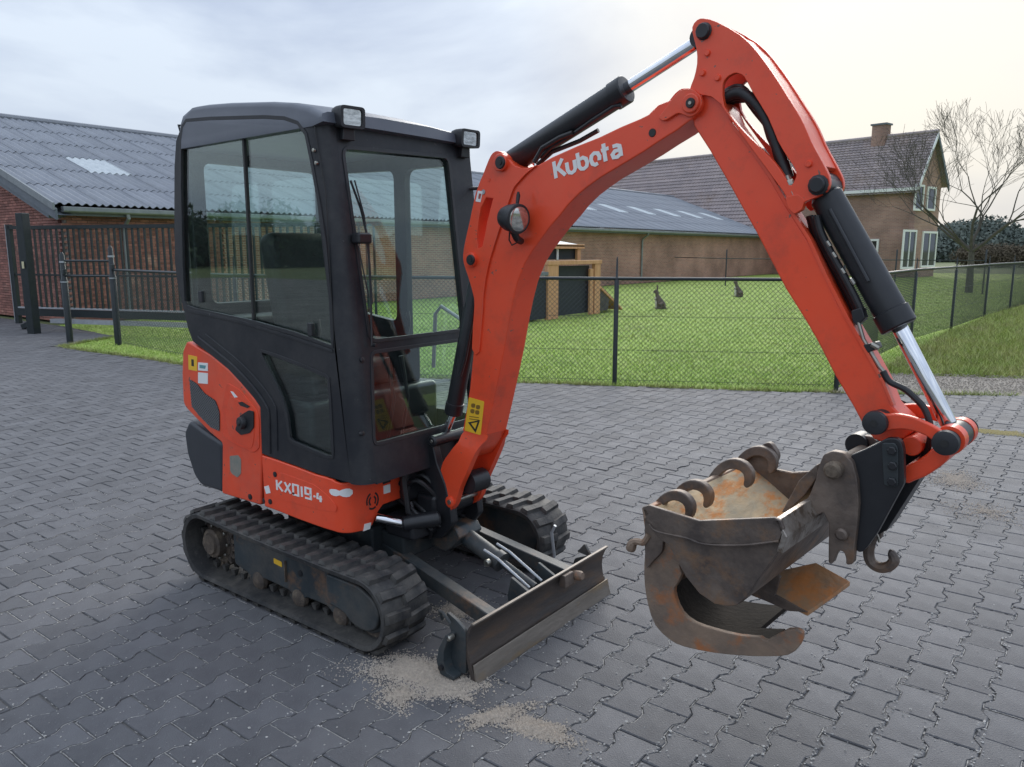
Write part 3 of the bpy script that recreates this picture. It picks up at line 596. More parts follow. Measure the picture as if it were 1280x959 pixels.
def mesh_fence(label, pts, z1, posts, post_h, rail_r=.021, group=None, spike=True, pr=.028):
    f_=empty('chain_link_fence',(*pts[0],0)); tag(f_,label,'fence',group)
    w_=MB()
    for p,q in zip(pts,pts[1:]): chain(w_,(*p,0),(*q,0),.02,z1)
    tag(wpart(w_,'wire_mesh',M['wire'],f_),kind='stuff')
    rl=MB()
    for p,q in zip(pts,pts[1:]): rl.tube([(*p,z1),(*q,z1)],rail_r,8)
    wpart(rl,'top_rail',M['fence'],f_)
    for zz in (.05,.42,.83):
        t_=MB()
        for p,q in zip(pts,pts[1:]): t_.tube([(*p,zz),(*q,zz)],.0022,4)
        wpart(t_,'tension_wire',M['wire'],f_)
    pm_=MB().lathe((0,0,-.02),(0,0,1),[(0,pr),(post_h-.28,pr),(post_h-.26,pr*.5),(post_h-.03,pr*.36),(post_h,pr*.1)] if spike else [(0,pr),(post_h-.02,pr),(post_h,pr*.6)],12).mesh('post',M['fence'])
    for x,y in posts: link('post',pm_,f_,Matrix.Translation(Vector((x,y,0))-Vector(f_.location)))
    return f_
main=[(-.69,6.92),(-2.96,5.68),(-5.35,4.42),(-7.7,3.62),(-11.91,4.02)]
mesh_fence('dark chain link fence with a tube top rail between pavement and lawn, behind the excavator',main,1.28,main[1:4],1.56)
rt=[(-.69,6.92),(-.98,10.2),(-1.04,13.07),(-.80,15.9),(-.63,19.65),(-.38,22.77),(-.1,26.5),(.3,31)]
mesh_fence('dark chain link fence running away along the right side of the lawn',rt,1.27,[rt[0]]+rt[2:],1.5)
rear=[(-21,40.5),(-17.45,36.4),(-12.25,31.9),(-8,31.0),(-2,31.2)]
rf=empty('wire_fence',(*rear[0],0)); tag(rf,'thin dark post and wire fence at the back of the lawn, before the brick shed','fence')
for zz in (1.22,): wpart(MB().tube([(*p,zz+.0) for p in rear],.02,6),'top_rail',M['fence'],rf)
pm_=MB().lathe((0,0,-.02),(0,0,1),[(0,.03),(1.62,.03),(1.65,.01)],8).mesh('post',M['fence'])
for x,y in rear[1:]+[(-5,31.1)]: link('post',pm_,rf,Matrix.Translation(Vector((x,y,0))-Vector(rf.location)))
# sliding bar gate at the left
gt=empty('sliding_gate',(-15.6,4.35,0)); tag(gt,'dark steel sliding gate with upright bars in front of the brick shed gable','gate')
# gate plane runs from its left end towards the lawn behind the cab
ga=Vector((-16.1,4.05,0)); gb_=Vector((-8.3,6.9,0)); gd=(gb_-ga).normalized(); GL=(gb_-ga).length
def gpart(a,b,sz,name,m=None):
    n_=Vector((-gd.y,gd.x,0)); c_=(Vector(a)+Vector(b))/2; d_=(Vector(b)-Vector(a)); l=d_.length; d_.normalize()
    mb_=MB(); s1=n_*sz[0]/2; s2=d_.cross(n_).normalized()*sz[1]/2
    vs_=[Vector(p)+q for p in (a,b) for q in (-s1-s2,s1-s2,s1+s2,-s1+s2)]; mb_.add(vs_,[(0,1,2,3),(7,6,5,4),(0,4,5,1),(1,5,6,2),(2,6,7,3),(3,7,4,0)]); return wpart(mb_,name,m or M['fence'],gt)
def gz(s_,z,off=0): return ga+gd*s_+Vector((0,0,z))+Vector((-gd.y,gd.x,0))*off
gpart(gz(0,.12),gz(0,2.12),(.08,.10),'end_stile'); gpart(gz(-.05,.15,-.045),gz(-.05,2.12,-.045),(.008,.012),'edge_strip',M['galv'])
gpart(gz(0,2.06),gz(GL,2.06),(.08,.07),'top_rail'); gpart(gz(0,.36),gz(GL,.36),(.10,.14),'bottom_rail'); gpart(gz(0,.455),gz(GL,.455),(.07,.03),'rail_cap',M['galv']); gpart(gz(.9,.20),gz(GL,.20),(.14,.085),'track_beam',M['galv']); 
gpart(gz(0,1.12),gz(GL,1.12),(.05,.035),'mid_rail')
bm_=MB().box((0,0,1.25),(.034,.034,1.58),Matrix.Rotation(math.atan2(gd.y,gd.x),3,'Z')).mesh('bar',M['fence'])
s_=.22
while s_<GL: link('bar',bm_,gt,Matrix.Translation(gz(s_,0)-Vector(gt.location))); s_+=.142
gpart(gz(.1,.05,.0),gz(.35,.14,0),(.1,.1),'roller')
gp_=empty('gate_post',(-14.94,3.87,0)); tag(gp_,'thick square steel gate post with a small pale plate, left of the sliding gate','post')
MB().box((0,0,1.15),(.17,.17,2.32),Matrix.Rotation(math.atan2(gd.y,gd.x),3,'Z')).build('shaft',M['fence'],gp_,bev=.01)
MB().box((.06,-.10,1.33),(.05,.012,.13),Matrix.Rotation(math.atan2(gd.y,gd.x),3,'Z')).build('lock_plate',mat('pale_plate',(.6,.55,.35),rough=.5),gp_,bev=.003)
# small pedestrian gate frame and posts
for k,(x,y,h) in enumerate(((-12.83,3.62,1.55),(-11.91,4.02,1.66))):
    q=empty('fence_post',(x,y,0)); tag(q,['left one of the two round gate posts with galvanised collars, beside the sliding gate','right one of the two round gate posts, where the chain link fence ends'][k],'post','round gate posts by the sliding gate')
    MB().lathe((0,0,-.02),(0,0,1),[(0,.055),(h*.72,.055),(h*.73,.045),(h,.04),(h+.05,.015)],14).build('shaft',M['fence'],q)
    MB().lathe((0,0,h*.90),(0,0,1),[(0,.052),(.03,.052)],14).build('collar',M['galv'],q); MB().lathe((0,0,h*.68),(0,0,1),[(0,.062),(.02,.062)],14).build('collar',M['galv'],q)
    MB().box((.07,-.02,h*.8),(.06,.05,.09)).build('hinge',M['fence'],q,bev=.008)
rr_=empty('gate_rail',(-12.83,3.62,1.2)); tag(rr_,'dark double tube rail between the two round gate posts','rail')
a_=Vector((-12.83,3.62,0)); b_=Vector((-11.91,4.02,0)); c_=Vector((-7.7,6.2,0))
for zz in (1.43,1.17): wpart(MB().tube([a_+Vector((0,0,zz)),b_+Vector((0,0,zz))],.018,8),'tube',M['fence'],rr_)

# ================================================================== PLAY HUT (wood) and animals
hb=Vector((-8.62,12.3,0)); hut=empty('wooden_hutch',hb); tag(hut,'small hutch with orange larch posts, dark mesh front and light sloping roof on the lawn','hutch')
def hp(u,v,yoff=0): return at(u,v,0,hb.x) 
HFx=lambda s,c,z:(hb.x-c,s,z)
def HY(u,v): P=at(u,v,0,hb.x); return P.y,P.z
def hbox(u0,v0,u1,v1,c0,c1,name,m):
    y0,z0=HY(u0,v1); y1,z1=HY(u1,v0); return wpart(MB().prism([(y0,max(z0,0)),(y1,max(z0,0)),(y1,z1),(y0,z1)],c0,c1,HFx),name,m,hut,bev=.006)
hbox(685,330,698.5,402,0,.1,'post',M['wood']); hbox(743,330,751,398,0,.1,'post',M['wood']); hbox(685,325,752,331.5,-.02,.12,'beam',M['wood'])
hbox(699,331.5,743,396,.15,.18,'mesh_front',M['nightblack']); hbox(738,336,743,396,.02,.08,'post',M['wood'])
hbox(696,311,746,325,.55,.60,'window_band',M['nightblack']); hbox(718,311,720,325,.50,.54,'mullion',M['whitewood']); hbox(741,311,745,326,.45,.53,'post',M['wood']); hbox(697,305.5,748,311,.4,.5,'roof_edge',M['wood'])
y0,z0=HY(697,306); y1,z1=HY(748,307); ym,zm=HY(712,296)
wpart(MB().add([(hb.x-.4,y0,z0),(hb.x-.4,y1,z1),(hb.x-1.7,y1+.2,z1+.18),(hb.x-1.7,y0-.2,z0+.34),(hb.x-.4,y0,z0-.03),(hb.x-.4,y1,z1-.03),(hb.x-1.7,y1+.2,z1+.15),(hb.x-1.7,y0-.2,z0+.31)],[(0,1,2,3),(7,6,5,4),(0,4,5,1),(1,5,6,2),(2,6,7,3),(3,7,4,0)]),'roof',mat('felt_roof',(.5,.53,.56),(.42,.45,.48),rough=.6),hut)
hbox(655,346,685,402,.05,.9,'side_box',M['nightblack']); hbox(655,340,686,346,0,.95,'side_roof',M['trim'])
ya,za=HY(750,352); yb,zb=HY(782,386)
wpart(MB().prism([(ya,za),(yb,zb+.02),(yb,zb-.04),(ya,za-.08)],.1,.75,HFx),'ramp_plank',M['wood'],hut,bev=.005); 
y0,z0=HY(753,372); y1,z1=HY(766,392); wpart(MB().prism([(ya+.02,.05),(ya+.02,za-.15),((ya+yb)/2,(za+zb)/2-.1),((ya+yb)/2-.05,.05)],.12,.5,HFx),'ramp_support',M['bark'],hut)
def wallaby(loc,rz,s,label):
    t=empty('wallaby',loc,rz); tag(t,label,'wallaby','wallabies sitting on the lawn')
    def blob(rings,name,m,sub=1):
        mb=MB(); R_=[]
        for x,y,z,rx,rz_ in rings: R_.append([(x+0*0+rx*math.cos(a)*0+0, y+rx*math.sin(a), z+0) if False else (x+rz_*math.cos(a), y+rx*math.sin(a), z) for a in [2*math.pi*k/12 for k in range(12)]])
        mb.loft(R_); return mb.build(name,m,t)
    z=lambda v:v*s
    blob([(z(.02),0,z(.0),z(.10),z(.13)),(z(.03),0,z(.08),z(.15),z(.17)),(z(.02),0,z(.20),z(.145),z(.165)),(z(-.03),0,z(.32),z(.115),z(.125)),(z(-.08),0,z(.42),z(.08),z(.085)),(z(-.115),0,z(.50),z(.055),z(.06)),(z(-.13),0,z(.56),z(.057),z(.075)),(z(-.155),0,z(.62),z(.052),z(.08)),(z(-.14),0,z(.66),z(.03),z(.04))],'body',M['fur'])
    mb=MB()
    for k in (-1,1): mb.loft([[(z(-.11+.02*math.cos(a)*w_),k*z(.035)+z(.022*w_*math.sin(a)),z(h_)) for a in [2*math.pi*q/8 for q in range(8)]] for h_,w_ in ((.65,.7),(.70,1.2),(.77,1.0),(.81,.3))])
    mb.build('ears',M['fur'],t)
    mb=MB(); mb.tube([(z(-.16),0,z(.60)),(z(-.22),0,z(.575)),(z(-.245),0,z(.565))],[z(.045),z(.03),z(.016)],8); mb.build('muzzle',M['fur'],t)
    MB().loft([[(z(x-.012+.03*math.cos(a)),z(wd*math.sin(a)),z(h_)) for a in [2*math.pi*q/10 for q in range(10)]] for h_,x,wd in ((.06,-.12,.05),(.18,-.135,.075),(.32,-.145,.06),(.42,-.155,.035))]).build('belly',M['furw'],t)
    for k in (-1,1):
        MB().tube([(z(-.10),k*z(.06),z(.40)),(z(-.17),k*z(.07),z(.31)),(z(-.20),k*z(.04),z(.33))],[z(.03),z(.02),z(.013)],7).build('foreleg',M['fur'],t)
        MB().tube([(z(.08),k*z(.10),z(.18)),(z(-.04),k*z(.13),z(.16)),(z(.03),k*z(.13),z(.05)),(z(-.17),k*z(.12),z(.025))],[z(.09),z(.07),z(.035),z(.018)],8).build('hind_leg',M['fur'],t)
    MB().tube([(z(.12),0,z(.08)),(z(.20),z(.05),z(.03)),(z(.26),z(.16),z(.02)),(z(.24),z(.28),z(.015))],[z(.05),z(.032),z(.018),z(.006)],8).build('tail',M['fur'],t)
P=at(825,386,2,0); wallaby((P.x,P.y,-.01),math.atan2(RV.y,RV.x),.82,'grey-brown wallaby sitting upright on the lawn, nearer one, right of the hutch ramp')
P=at(923,371,2,0); wallaby((P.x,P.y,-.01),math.atan2(RV.y,RV.x)+.2,.86,'grey-brown wallaby sitting farther off on the lawn, close to the back fence')

# ================================================================== THE EXCAVATOR
EX=empty('mini_excavator',(-1.1,0,0)); tag(EX,'orange and black mini excavator with glazed cab, standing on rubber tracks on the grey pavers','excavator')
EL=Matrix.Translation(-Vector(EX.location))
def xp(mb,name,m,par=None,bev=0,ang=35,seg=2):
    """build in world coordinates and hang under the machine (or under a part of it)"""
    o=mb.build(name,m,None,bev=bev,ang=ang,seg=seg); o.parent=par or EX
    if not par: o.matrix_parent_inverse=EL
    return o
def cyl(p0,p1,r,n=24): return MB().lathe(p0,Vector(p1)-Vector(p0),[(0,r*.96),(.002,r),((Vector(p1)-Vector(p0)).length-.002,r),((Vector(p1)-Vector(p0)).length,r*.96)],n)
YS=-.50
def S(u,v,y=YS): P=at(u,v,1,y); return (P.x,P.z)
def SL(l,y=YS): return [S(u,v,y) for u,v in l]

# ---------------------------------------------------------------- tracks
RC=(-1.655,.190,.185); FC=(-.520,.173,.172)           # sprocket and idler end circles (outer belt surface)
def track_path(off=0,n=16):
    (x0,z0,r0),(x1,z1,r1)=RC,FC; r0+=off; r1+=off
    d=math.hypot(x1-x0,z1-z0); a=math.atan2(z1-z0,x1-x0); b=math.asin((r0-r1)/d); pts=[]
    ta=a+math.pi/2-b; tb_=a-math.pi/2+b                      # top and bottom tangent directions
    for k in range(n+1): t=tb_+ (ta-tb_)*k/n; pts.append((x1+r1*math.cos(t),z1+r1*math.sin(t)))
    p=pts[-1]; q=(x0+r0*math.cos(ta),z0+r0*math.sin(ta))
    for k in range(1,12):
        t=k/12; sag=-.008*math.sin(math.pi*t); pts.append((p[0]+(q[0]-p[0])*t,p[1]+(q[1]-p[1])*t+sag))
    for k in range(n+1): t=ta+(2*math.pi-(ta-tb_))*k/n; pts.append((x0+r0*math.cos(t),z0+r0*math.sin(t)))
    p=pts[-1]; q=pts[0]
    for k in range(1,12): t=k/12; pts.append((p[0]+(q[0]-p[0])*t,p[1]+(q[1]-p[1])*t))
    return pts
def resample(p,n):
    P=[Vector((a,b)) for a,b in p]; P.append(P[0]); Ls=[0]
    for a,b in zip(P,P[1:]): Ls.append(Ls[-1]+(b-a).length)
    o=[];j=0
    for k in range(n):
        s=Ls[-1]*k/n
        while Ls[j+1]<s: j+=1
        t=(s-Ls[j])/(Ls[j+1]-Ls[j]); q=P[j]+(P[j+1]-P[j])*t; tg=(P[j+1]-P[j]).normalized(); o.append((q,tg))
    return o
TW=.25; lugs=resample(track_path(-.016),74)
def lug_mesh(w_,off,name='tread_lug'):
    # local: x along the belt, y across, z outwards; a slanted bevelled bar
    m_=MB(); a=.017
    b0=[(-a-.006,-w_/2,0),(a+.006,-w_/2,0),(a+.006+off,w_/2,0),(-a-.006+off,w_/2,0)]; t0=[(-a,-w_/2+.006,.017),(a,-w_/2+.006,.017),(a+off,w_/2-.008,.017),(-a+off,w_/2-.008,.017)]
    m_.add(b0+t0,[(3,2,1,0),(4,5,6,7),(0,1,5,4),(1,2,6,5),(2,3,7,6),(3,0,4,7)]); return m_.mesh(name,M['rubber'])
lugA=lug_mesh(.135,.012); lugB=lug_mesh(.135,-.012)
guide=MB().box((0,0,-.012),(.03,.028,.03),None,.6).mesh('guide_lug',M['rubber'])
def make_track(yc,sgn):
    T=empty('track',(0,yc,0)); T.parent=EX; T.matrix_parent_inverse=EL
    T['label']='rubber track on the camera side' if sgn<0 else 'rubber track on the far side'
    pth=track_path(-.016,20); n=len(pth); hw=TW/2; rings=[]
    # belt cross-section: thick in the middle, feathered edges
    for i in range(n):
        a=Vector(pth[i-1]); b=Vector(pth[(i+1)%n]); tg=(b-a).normalized(); nr=Vector((tg.y,-tg.x))
        q=Vector(pth[i]); ring=[]
        for yy,dd in ((-hw,-.007),(-hw+.010,-.000),(0,0),(hw-.010,-.000),(hw,-.007),(hw-.004,-.026),(.05,-.030),(-.05,-.030),(-hw+.004,-.026)):
            p=q+nr*dd; ring.append((p.x,yy,p.y))
        rings.append(ring)
    m_=MB(); m_.loft(rings+[rings[0]],True,False); belt=m_.build('track_belt',M['rubber'],T,ang=50)
    for k,(q,tg) in enumerate(lugs):
        nr=Vector((tg.y,-tg.x)); s_=1 if k%2 else -1; yy=s_*.054
        Mx=Matrix(((tg.x,0,nr.x,q.x),(0,1,0,yy),(tg.y,0,nr.y,q.y),(0,0,0,1))); link('tread_lug',lugA if s_>0 else lugB,T,Mx)
    for k,(q,tg) in enumerate(resample(track_path(-.05),40)):
        nr=Vector((tg.y,-tg.x))
        for yy in (-.03,.03): link('guide_lug',guide,T,Matrix(((tg.x,0,nr.x,q.x),(0,1,0,yy),(tg.y,0,nr.y,q.y),(0,0,0,1))))
    o_=sgn                                                # outer side
    # side frame: boxed plate with raised front shroud
    fr_=rnd([(-1.49,.285),(-1.43,.30),(-.93,.285),(-.58,.275),(-.48,.24),(-.435,.17),(-.46,.09),(-.52,.058),(-.62,.055),(-.70,.095),(-.76,.07),(-.80,.10),(-.95,.10),(-.98,.06),(-1.03,.06),(-1.06,.10),(-1.26,.105),(-1.29,.065),(-1.34,.07),(-1.38,.10),(-1.49,.12)],.02,3)
    MB().prism(fr_,-.05,.05).build('side_frame',M['frameblue'],T,bev=.008)
    MB().prism(rnd([(-1.38,.303),(-1.38,.283),(-.78,.268),(-.76,.288)],.006,2),-.075,.075).build('frame_ledge',M['dirtysteel'],T,bev=.004)
    MB().prism(rnd([(-.78,.265),(-.58,.262),(-.49,.225),(-.452,.17),(-.475,.10),(-.53,.072),(-.60,.075),(-.68,.12),(-.78,.13)],.02,3),.05*o_,.072*o_).build('shroud_plate',M['frameblue'],T,bev=.01)
    MB().box((-1.08,o_*.055,.19),(.006,.012,.10)).build('weld_seam',M['dirtysteel'],T)
    for x,z,r in ((-1.30,.095,.052),(-1.0,.090,.052),(-.72,.088,.052)):
        MB().lathe((x,-.062,z-.012),(0,1,0),[(0,r*.5),(.01,r*.85),(.03,r*.9),(.04,r*.6),(.084,r*.6),(.094,r*.9),(.114,r*.85),(.124,r*.5)],20).build('track_roller',M['dirtysteel'],T)
    MB().lathe((-1.0,-.05,.305),(0,1,0),[(0,.03),(.1,.03)],14).build('carrier_roller',M['dirtysteel'],T)
    # sprocket with teeth, hub motor and bolts
    tp=[]
    for k in range(18*2):
        a=2*math.pi*k/36; r=.132 if k%2 else .108; tp += [(RC[0]+r*math.cos(a-.05),RC[1]+r*math.sin(a-.05)),(RC[0]+r*math.cos(a+.05),RC[1]+r*math.sin(a+.05))]
    MB().prism(tp,-.018,.018).build('sprocket',M['dirtysteel'],T,bev=.003)
    MB().lathe((RC[0],-.06*o_,RC[1]),(0,o_,0),[(0,.095),(.08,.095),(.085,.075),(.125,.072),(.13,.055),(.142,.05)],24).build('hub_motor',M['dirtysteel'],T)
    bm2=MB().lathe((0,0,0),(0,o_,0),[(0,.009),(.012,.009),(.014,.006)],8).mesh('bolt',M['zinc'])
    for k in range(9): a=2*math.pi*k/9; link('bolt',bm2,T,Matrix.Translation((RC[0]+.083*math.cos(a),o_*.025,RC[1]+.083*math.sin(a))))
    MB().lathe((FC[0],-.045,FC[1]),(0,1,0),[(0,.09),(.002,.128),(.03,.130),(.035,.112),(.055,.112),(.06,.130),(.088,.128),(.09,.09)],28).build('idler',M['dirtysteel'],T)
    MB().prism(rnd([(-1.17,.205),(-1.11,.20),(-1.11,.225),(-1.17,.23)],.004,2),o_*.05,o_*.0515).build('sticker',M['yellow'],T)
    MB().lathe((-.98,o_*.045,.205),(0,o_,0),[(0,.016),(.008,.016),(.009,.010)],12).build('grease_hole',M['black'],T)
    return T
make_track(-.622+TW/2+.0,-1); make_track(.685-TW/2,1)

# ---------------------------------------------------------------- undercarriage
m_=MB(); m_.box((-1.10,.02,.30),(.62,.62,.16)); m_.box((-.80,.02,.30),(.30,.50,.12)); 
for yy in (-.33,.37): m_.box((-1.1,yy,.24),(.34,.14,.10))
xp(m_,'car_body',M['frame'],bev=.015)
xp(MB().lathe((-1.1,.02,.37),(0,0,1),[(0,.27),(.03,.28),(.08,.28),(.09,.25)],32),'slew_ring',M['black'])
for yy in (-.17,-.08): xp(MB().tube([(-.70,yy,.30),(-.62,yy-.01,.42),(-.66,yy,.50)],.011,8),'hydraulic_hose',M['hose'])
for k in range(5):
    y0=-.16+.055*k; xp(MB().tube([(-.80,y0,.52),(-.64,y0-.02,.47-.01*k),(-.55,y0+.01,.39),(-.60,y0+.05,.33),(-.74,y0+.03,.31)],.011,8),'hydraulic_hose',M['hose'])
# ---------------------------------------------------------------- dozer blade
BW=.495
prof=[(.0,0),(-.012,.012),(-.030,.06),(-.042,.10),(-.047,.14),(-.043,.18),(-.030,.212),(-.020,.228),(-.030,.231),(-.045,.21),(-.060,.18),(-.064,.14),(-.060,.10),(-.050,.06),(-.034,.008)]
bl_=xp(MB().prism(prof,-BW,BW),'dozer_blade',M['blade'],bev=.002)
ed=[(.003,-.001),(-.016,.070),(-.0215,.070),(-.010,-.001)]
MB().prism(ed,-BW-.002,BW+.002).build('cutting_edge',M['bladeedge'],bl_,bev=.002)
MB().prism([(-.030,.228),(-.016,.228),(-.016,.236),(-.030,.236)],-BW-.001,BW+.001).build('top_edge',M['bladeedge'],bl_,bev=.002)
for yy in (-.10,.10): 
    MB().prism([(-.05,.06),(-.05,.19),(-.16,.24),(-.18,.15),(-.17,.10)],yy+.03-.008,yy+.03+.008).build('lug_plate',M['frameblue'],bl_,bev=.003)
MB().prism(rnd([(-.052,.04),(-.052,.19),(-.12,.16),(-.18,.07),(-.18,.04)],.01,2),-.30,-.29).build('rib',M['frameblue'],bl_,bev=.003)
MB().prism(rnd([(-.052,.04),(-.052,.19),(-.12,.16),(-.18,.07),(-.18,.04)],.01,2),.33,.34).build('rib',M['frameblue'],bl_,bev=.003)
MB().prism(rnd([(-.055,.045),(-.20,.045),(-.20,.06),(-.055,.12)],.004,2),-.43,.44).build('back_brace',M['frameblue'],bl_,bev=.004)
MB().lathe((.0,.20,.195),(1,.0,.12),[(-.03,.022),(.018,.022),(.028,.016)],16).build('pin_head',M['rustlip'],bl_)
MB().prism(rnd([(-.03,.165),(.004,.17),(.0,.225),(-.03,.225)],.004,2),.10,.17).build('weld_plate',M['rust'],bl_,bev=.004)
# blade arms: two long beams from the car body
for y0,y1 in ((-.20,-.27),(.24,.30)):
    m_=MB(); a=Vector((-.80,y0,.265)); b=Vector((-.07,y1,.13)); d=(b-a).normalized(); sx=Vector((0,1,0))*.03; sz=d.cross(Vector((0,1,0))).normalized()*.032
    m_.add([tuple(p+q) for p in (a,b) for q in (-sx-sz,sx-sz,sx+sz,-sx+sz)],[(0,1,2,3),(7,6,5,4),(0,4,5,1),(1,5,6,2),(2,6,7,3),(3,7,4,0)]); xp(m_,'blade_arm',M['frameblue'],bev=.006)
# blade cylinder with its hood and two hard pipes
cb0=Vector((-.56,.03,.335)); cb1=Vector((-.12,.03,.175)); dd=(cb1-cb0).normalized()
hood=[(-.70,.27),(-.66,.395),(-.50,.375),(-.47,.335),(-.50,.30),(-.56,.25)]
xp(MB().prism(rnd(hood,.008,2),-.05,.11),'cylinder_hood',M['frameblue'],bev=.006)
cy_=xp(MB().lathe(cb0,dd,[(0,.040),(.25,.040),(.252,.047),(.285,.047),(.287,.025)],24),'blade_cylinder',M['frameblue'])
MB().lathe(cb0+dd*.28,dd,[(0,.019),(.2,.019)],16).build('piston_rod',M['frameblue'],cy_)
for yy in (-.022,.07): MB().tube([cb0+dd*.22+Vector((0,yy-.03,.04)),cb0+dd*.30+Vector((0,yy-.03,.045)),cb0+dd*.40+Vector((0,yy-.03,.032)),cb1+dd*.02+Vector((0,yy-.03,.02))],.006,8).build('guard_rod',M['galv'],cy_)
MB().lathe(cb0+dd*.25+Vector((0,-.055,.0)),(0,-1,0),[(0,.017),(.015,.017),(.02,.012)],14).build('pin',M['zinc'],cy_)
# folded blade extension at the near end
ext=xp(MB().prism(rnd([(-.055,.02),(-.055,.20),(-.10,.23),(-.15,.25),(-.15,.22),(-.12,.16),(-.14,.05),(-.13,.02)],.012,3),-.50,-.485),'blade_extension',M['frameblue'],bev=.003)
MB().prism(rnd([(-.075,.008),(-.145,.012),(-.165,.06),(-.150,.12),(-.115,.185),(-.100,.18),(-.125,.115),(-.128,.07),(-.115,.03),(-.075,.022)],.006,3),-.545,-.50).build('folded_wing',M['frameblue'],ext,bev=.004)
MB().tube([(-.12,-.51,.215),(-.15,-.52,.255),(-.185,-.50,.245),(-.19,-.48,.20)],.006,8).build('retaining_clip',M['frameblue'],ext)
MB().lathe((-.105,-.515,.17),(0,-1,.0),[(0,.012),(.025,.012),(.03,.008)],12).build('bolt',M['zinc'],ext)
MB().lathe((-.135,-.545,.045),(0,-1,.0),[(0,.011),(.012,.011)],10).build('nut',M['black'],ext)
ext2=xp(MB().prism(rnd([(-.055,.03),(-.055,.20),(-.11,.17),(-.20,.13),(-.21,.10),(-.14,.05)],.012,3),.49,.50),'blade_extension',M['frameblue'],bev=.003)
MB().tube([(-.30,.46,.12),(-.31,.45,.25),(-.29,.45,.29)],.008,8).build('retaining_clip',M['galv'],ext2)
MB().prism(rnd([(-.05,.20),(-.09,.26),(-.13,.21)],.006,2),.40,.415).build('wing_tab',M['frameblue'],ext2,bev=.003)

# ---------------------------------------------------------------- upper body
# rear hood side panel
hood_l=[(327,567),(326,632),(300,624),(277,617),(277.6,554),(262,541),(240.4,512),(237,505),(235.5,470),(236.5,440),(241.6,427.5),(263,443.6),(285,461.6),(301.5,479.5),(318,499),(324.5,510)]
hl=SL(hood_l); rearx=-1.93
hl=[(x-(.06 if u<245 else 0),z) for (x,z),(u,v) in zip(hl,hood_l)]
hood=xp(MB().prism(rnd(hl,.012,2),-.5,.48),'engine_hood',M['orange_worn'],bev=.014,seg=3)
# filler recess: a shallow framed pocket with the black cap
def sp(l,c0,c1,name,m,par,bev=.0,r=.0,y=YS,n=2):
    p=SL(l,y); p=rnd(p,r,n) if r else p; return MB().prism(p,c0,c1).build(name,m,par,bev=bev)
sp([(284,478),(300,487),(317,507),(324,518),(325,560),(318,566),(296,556),(280,546),(276,520)],-.5035,-.4995,'filler_panel',M['orange'],hood,.0015,.02)
sp([(288,494),(304,503),(317,513),(319,545),(316,561),(300,555),(287,543),(283,520)],-.5055,-.503,'filler_recess',M['orange_worn'],hood,.001,.02)
fp=at(306,528,1,-.5); 
sp([(302,519),(313,512.5),(319,514),(319,534),(314,541),(303,543.5),(296,537)],-.510,-.5055,'filler_pocket',M['black'],hood,.001,.008)
MB().lathe((fp.x,-.508,fp.z),(-.1,-1,0),[(0,.030),(.016,.030),(.022,.026),(.023,.012),(.030,.010)],20).build('filler_cap',M['blackpl'],hood)
sp([(299,503),(304,502),(314,508),(311,510),(302,507)],-.507,-.5055,'hinge_slot',M['print'],hood)
sp([(289,489),(292,489.5),(298,496.5),(294,497)],-.5045,-.5035,'sticker',M['white'],hood)
sp([(235.6,443.5),(246.5,446),(246.5,464),(236,462)],-.5015,-.4995,'warning_sticker',M['yellow'],hood)
sp([(248,453),(260,454),(260,464),(248,463)],-.502,-.4995,'sticker',M['white'],hood); sp([(248,465.5),(260,466.5),(260,480),(248,479)],-.502,-.4995,'sticker',M['white'],hood)
sp([(250,456),(258,457),(257,461),(250,460)],-.503,-.5019,'sticker_print',mat('blue_print',(.12,.3,.32),rough=.5),hood)
sp([(239.5,449),(242.5,449.6),(242.8,458),(239.8,457.4)],-.5022,-.5014,'warning_print',M['print'],hood)
sp([(287.5,570),(298,569),(301.5,574),(301.5,592),(297,597),(290,592),(288,588)],-.5018,-.4995,'sticker_patch',M['greysticker'],hood,0,.006)
for u,v in ((313,621),(331,626)): P=at(u,v,1,-.5); MB().lathe((P.x,-.498,P.z),(0,-1,0),[(0,.014),(.006,.014),(.007,.010)],12).build('bolt',M['black'],hood)
# side grille
gl_=[(237.5,474),(247,480),(256,491.5),(270,501),(275,515.5),(275,539),(264,534),(250,520),(240.4,508)]
gr=sp(gl_,-.503,-.4995,'side_grille',M['print'],hood,.0,.012)
gpts=SL(gl_); gx=[p[0] for p in gpts]; gzz=[p[1] for p in gpts]
from mathutils.geometry import intersect_line_line_2d
def clipline(p,q,poly):
    hits=[]
    for a,b in zip(poly,poly[1:]+poly[:1]):
        h=intersect_line_line_2d(Vector(p),Vector(q),Vector(a),Vector(b))
        if h: hits.append(h)
    return hits
gm=MB()
for s_ in (1,-1):
    for k in range(-30,60):
        x0=min(gx)+k*.017; p=(x0,min(gzz)-.01); q=(x0+s_*.6,min(gzz)-.01+.55); h=clipline(p,q,gpts)
        if len(h)==2: gm.tube([(h[0].x,-.504,h[0].y),(h[1].x,-.504,h[1].y)],.0016,4,False)
tag(gm.build('grille_mesh',mat('grey_wire_mesh',(.17,.175,.18),rough=.4),hood),kind='stuff')
# counterweight
cwl=[(277.6,554),(279,616),(251,607),(244,595),(236.5,568),(232.8,541),(239,526),(255,539)]
c_=SL(cwl); c_=[(x-(.02 if u<240 else .01 if u<250 else 0),z) for (x,z),(u,v) in zip(c_,cwl)]
xp(MB().prism(rnd(c_,.025,4),-.503,.483),'counterweight',mat('charcoal_counterweight',(.032,.036,.043),(.04,.044,.052),scale=4,rough=.4,bump=.05,bscale=60),bev=.02,seg=3)
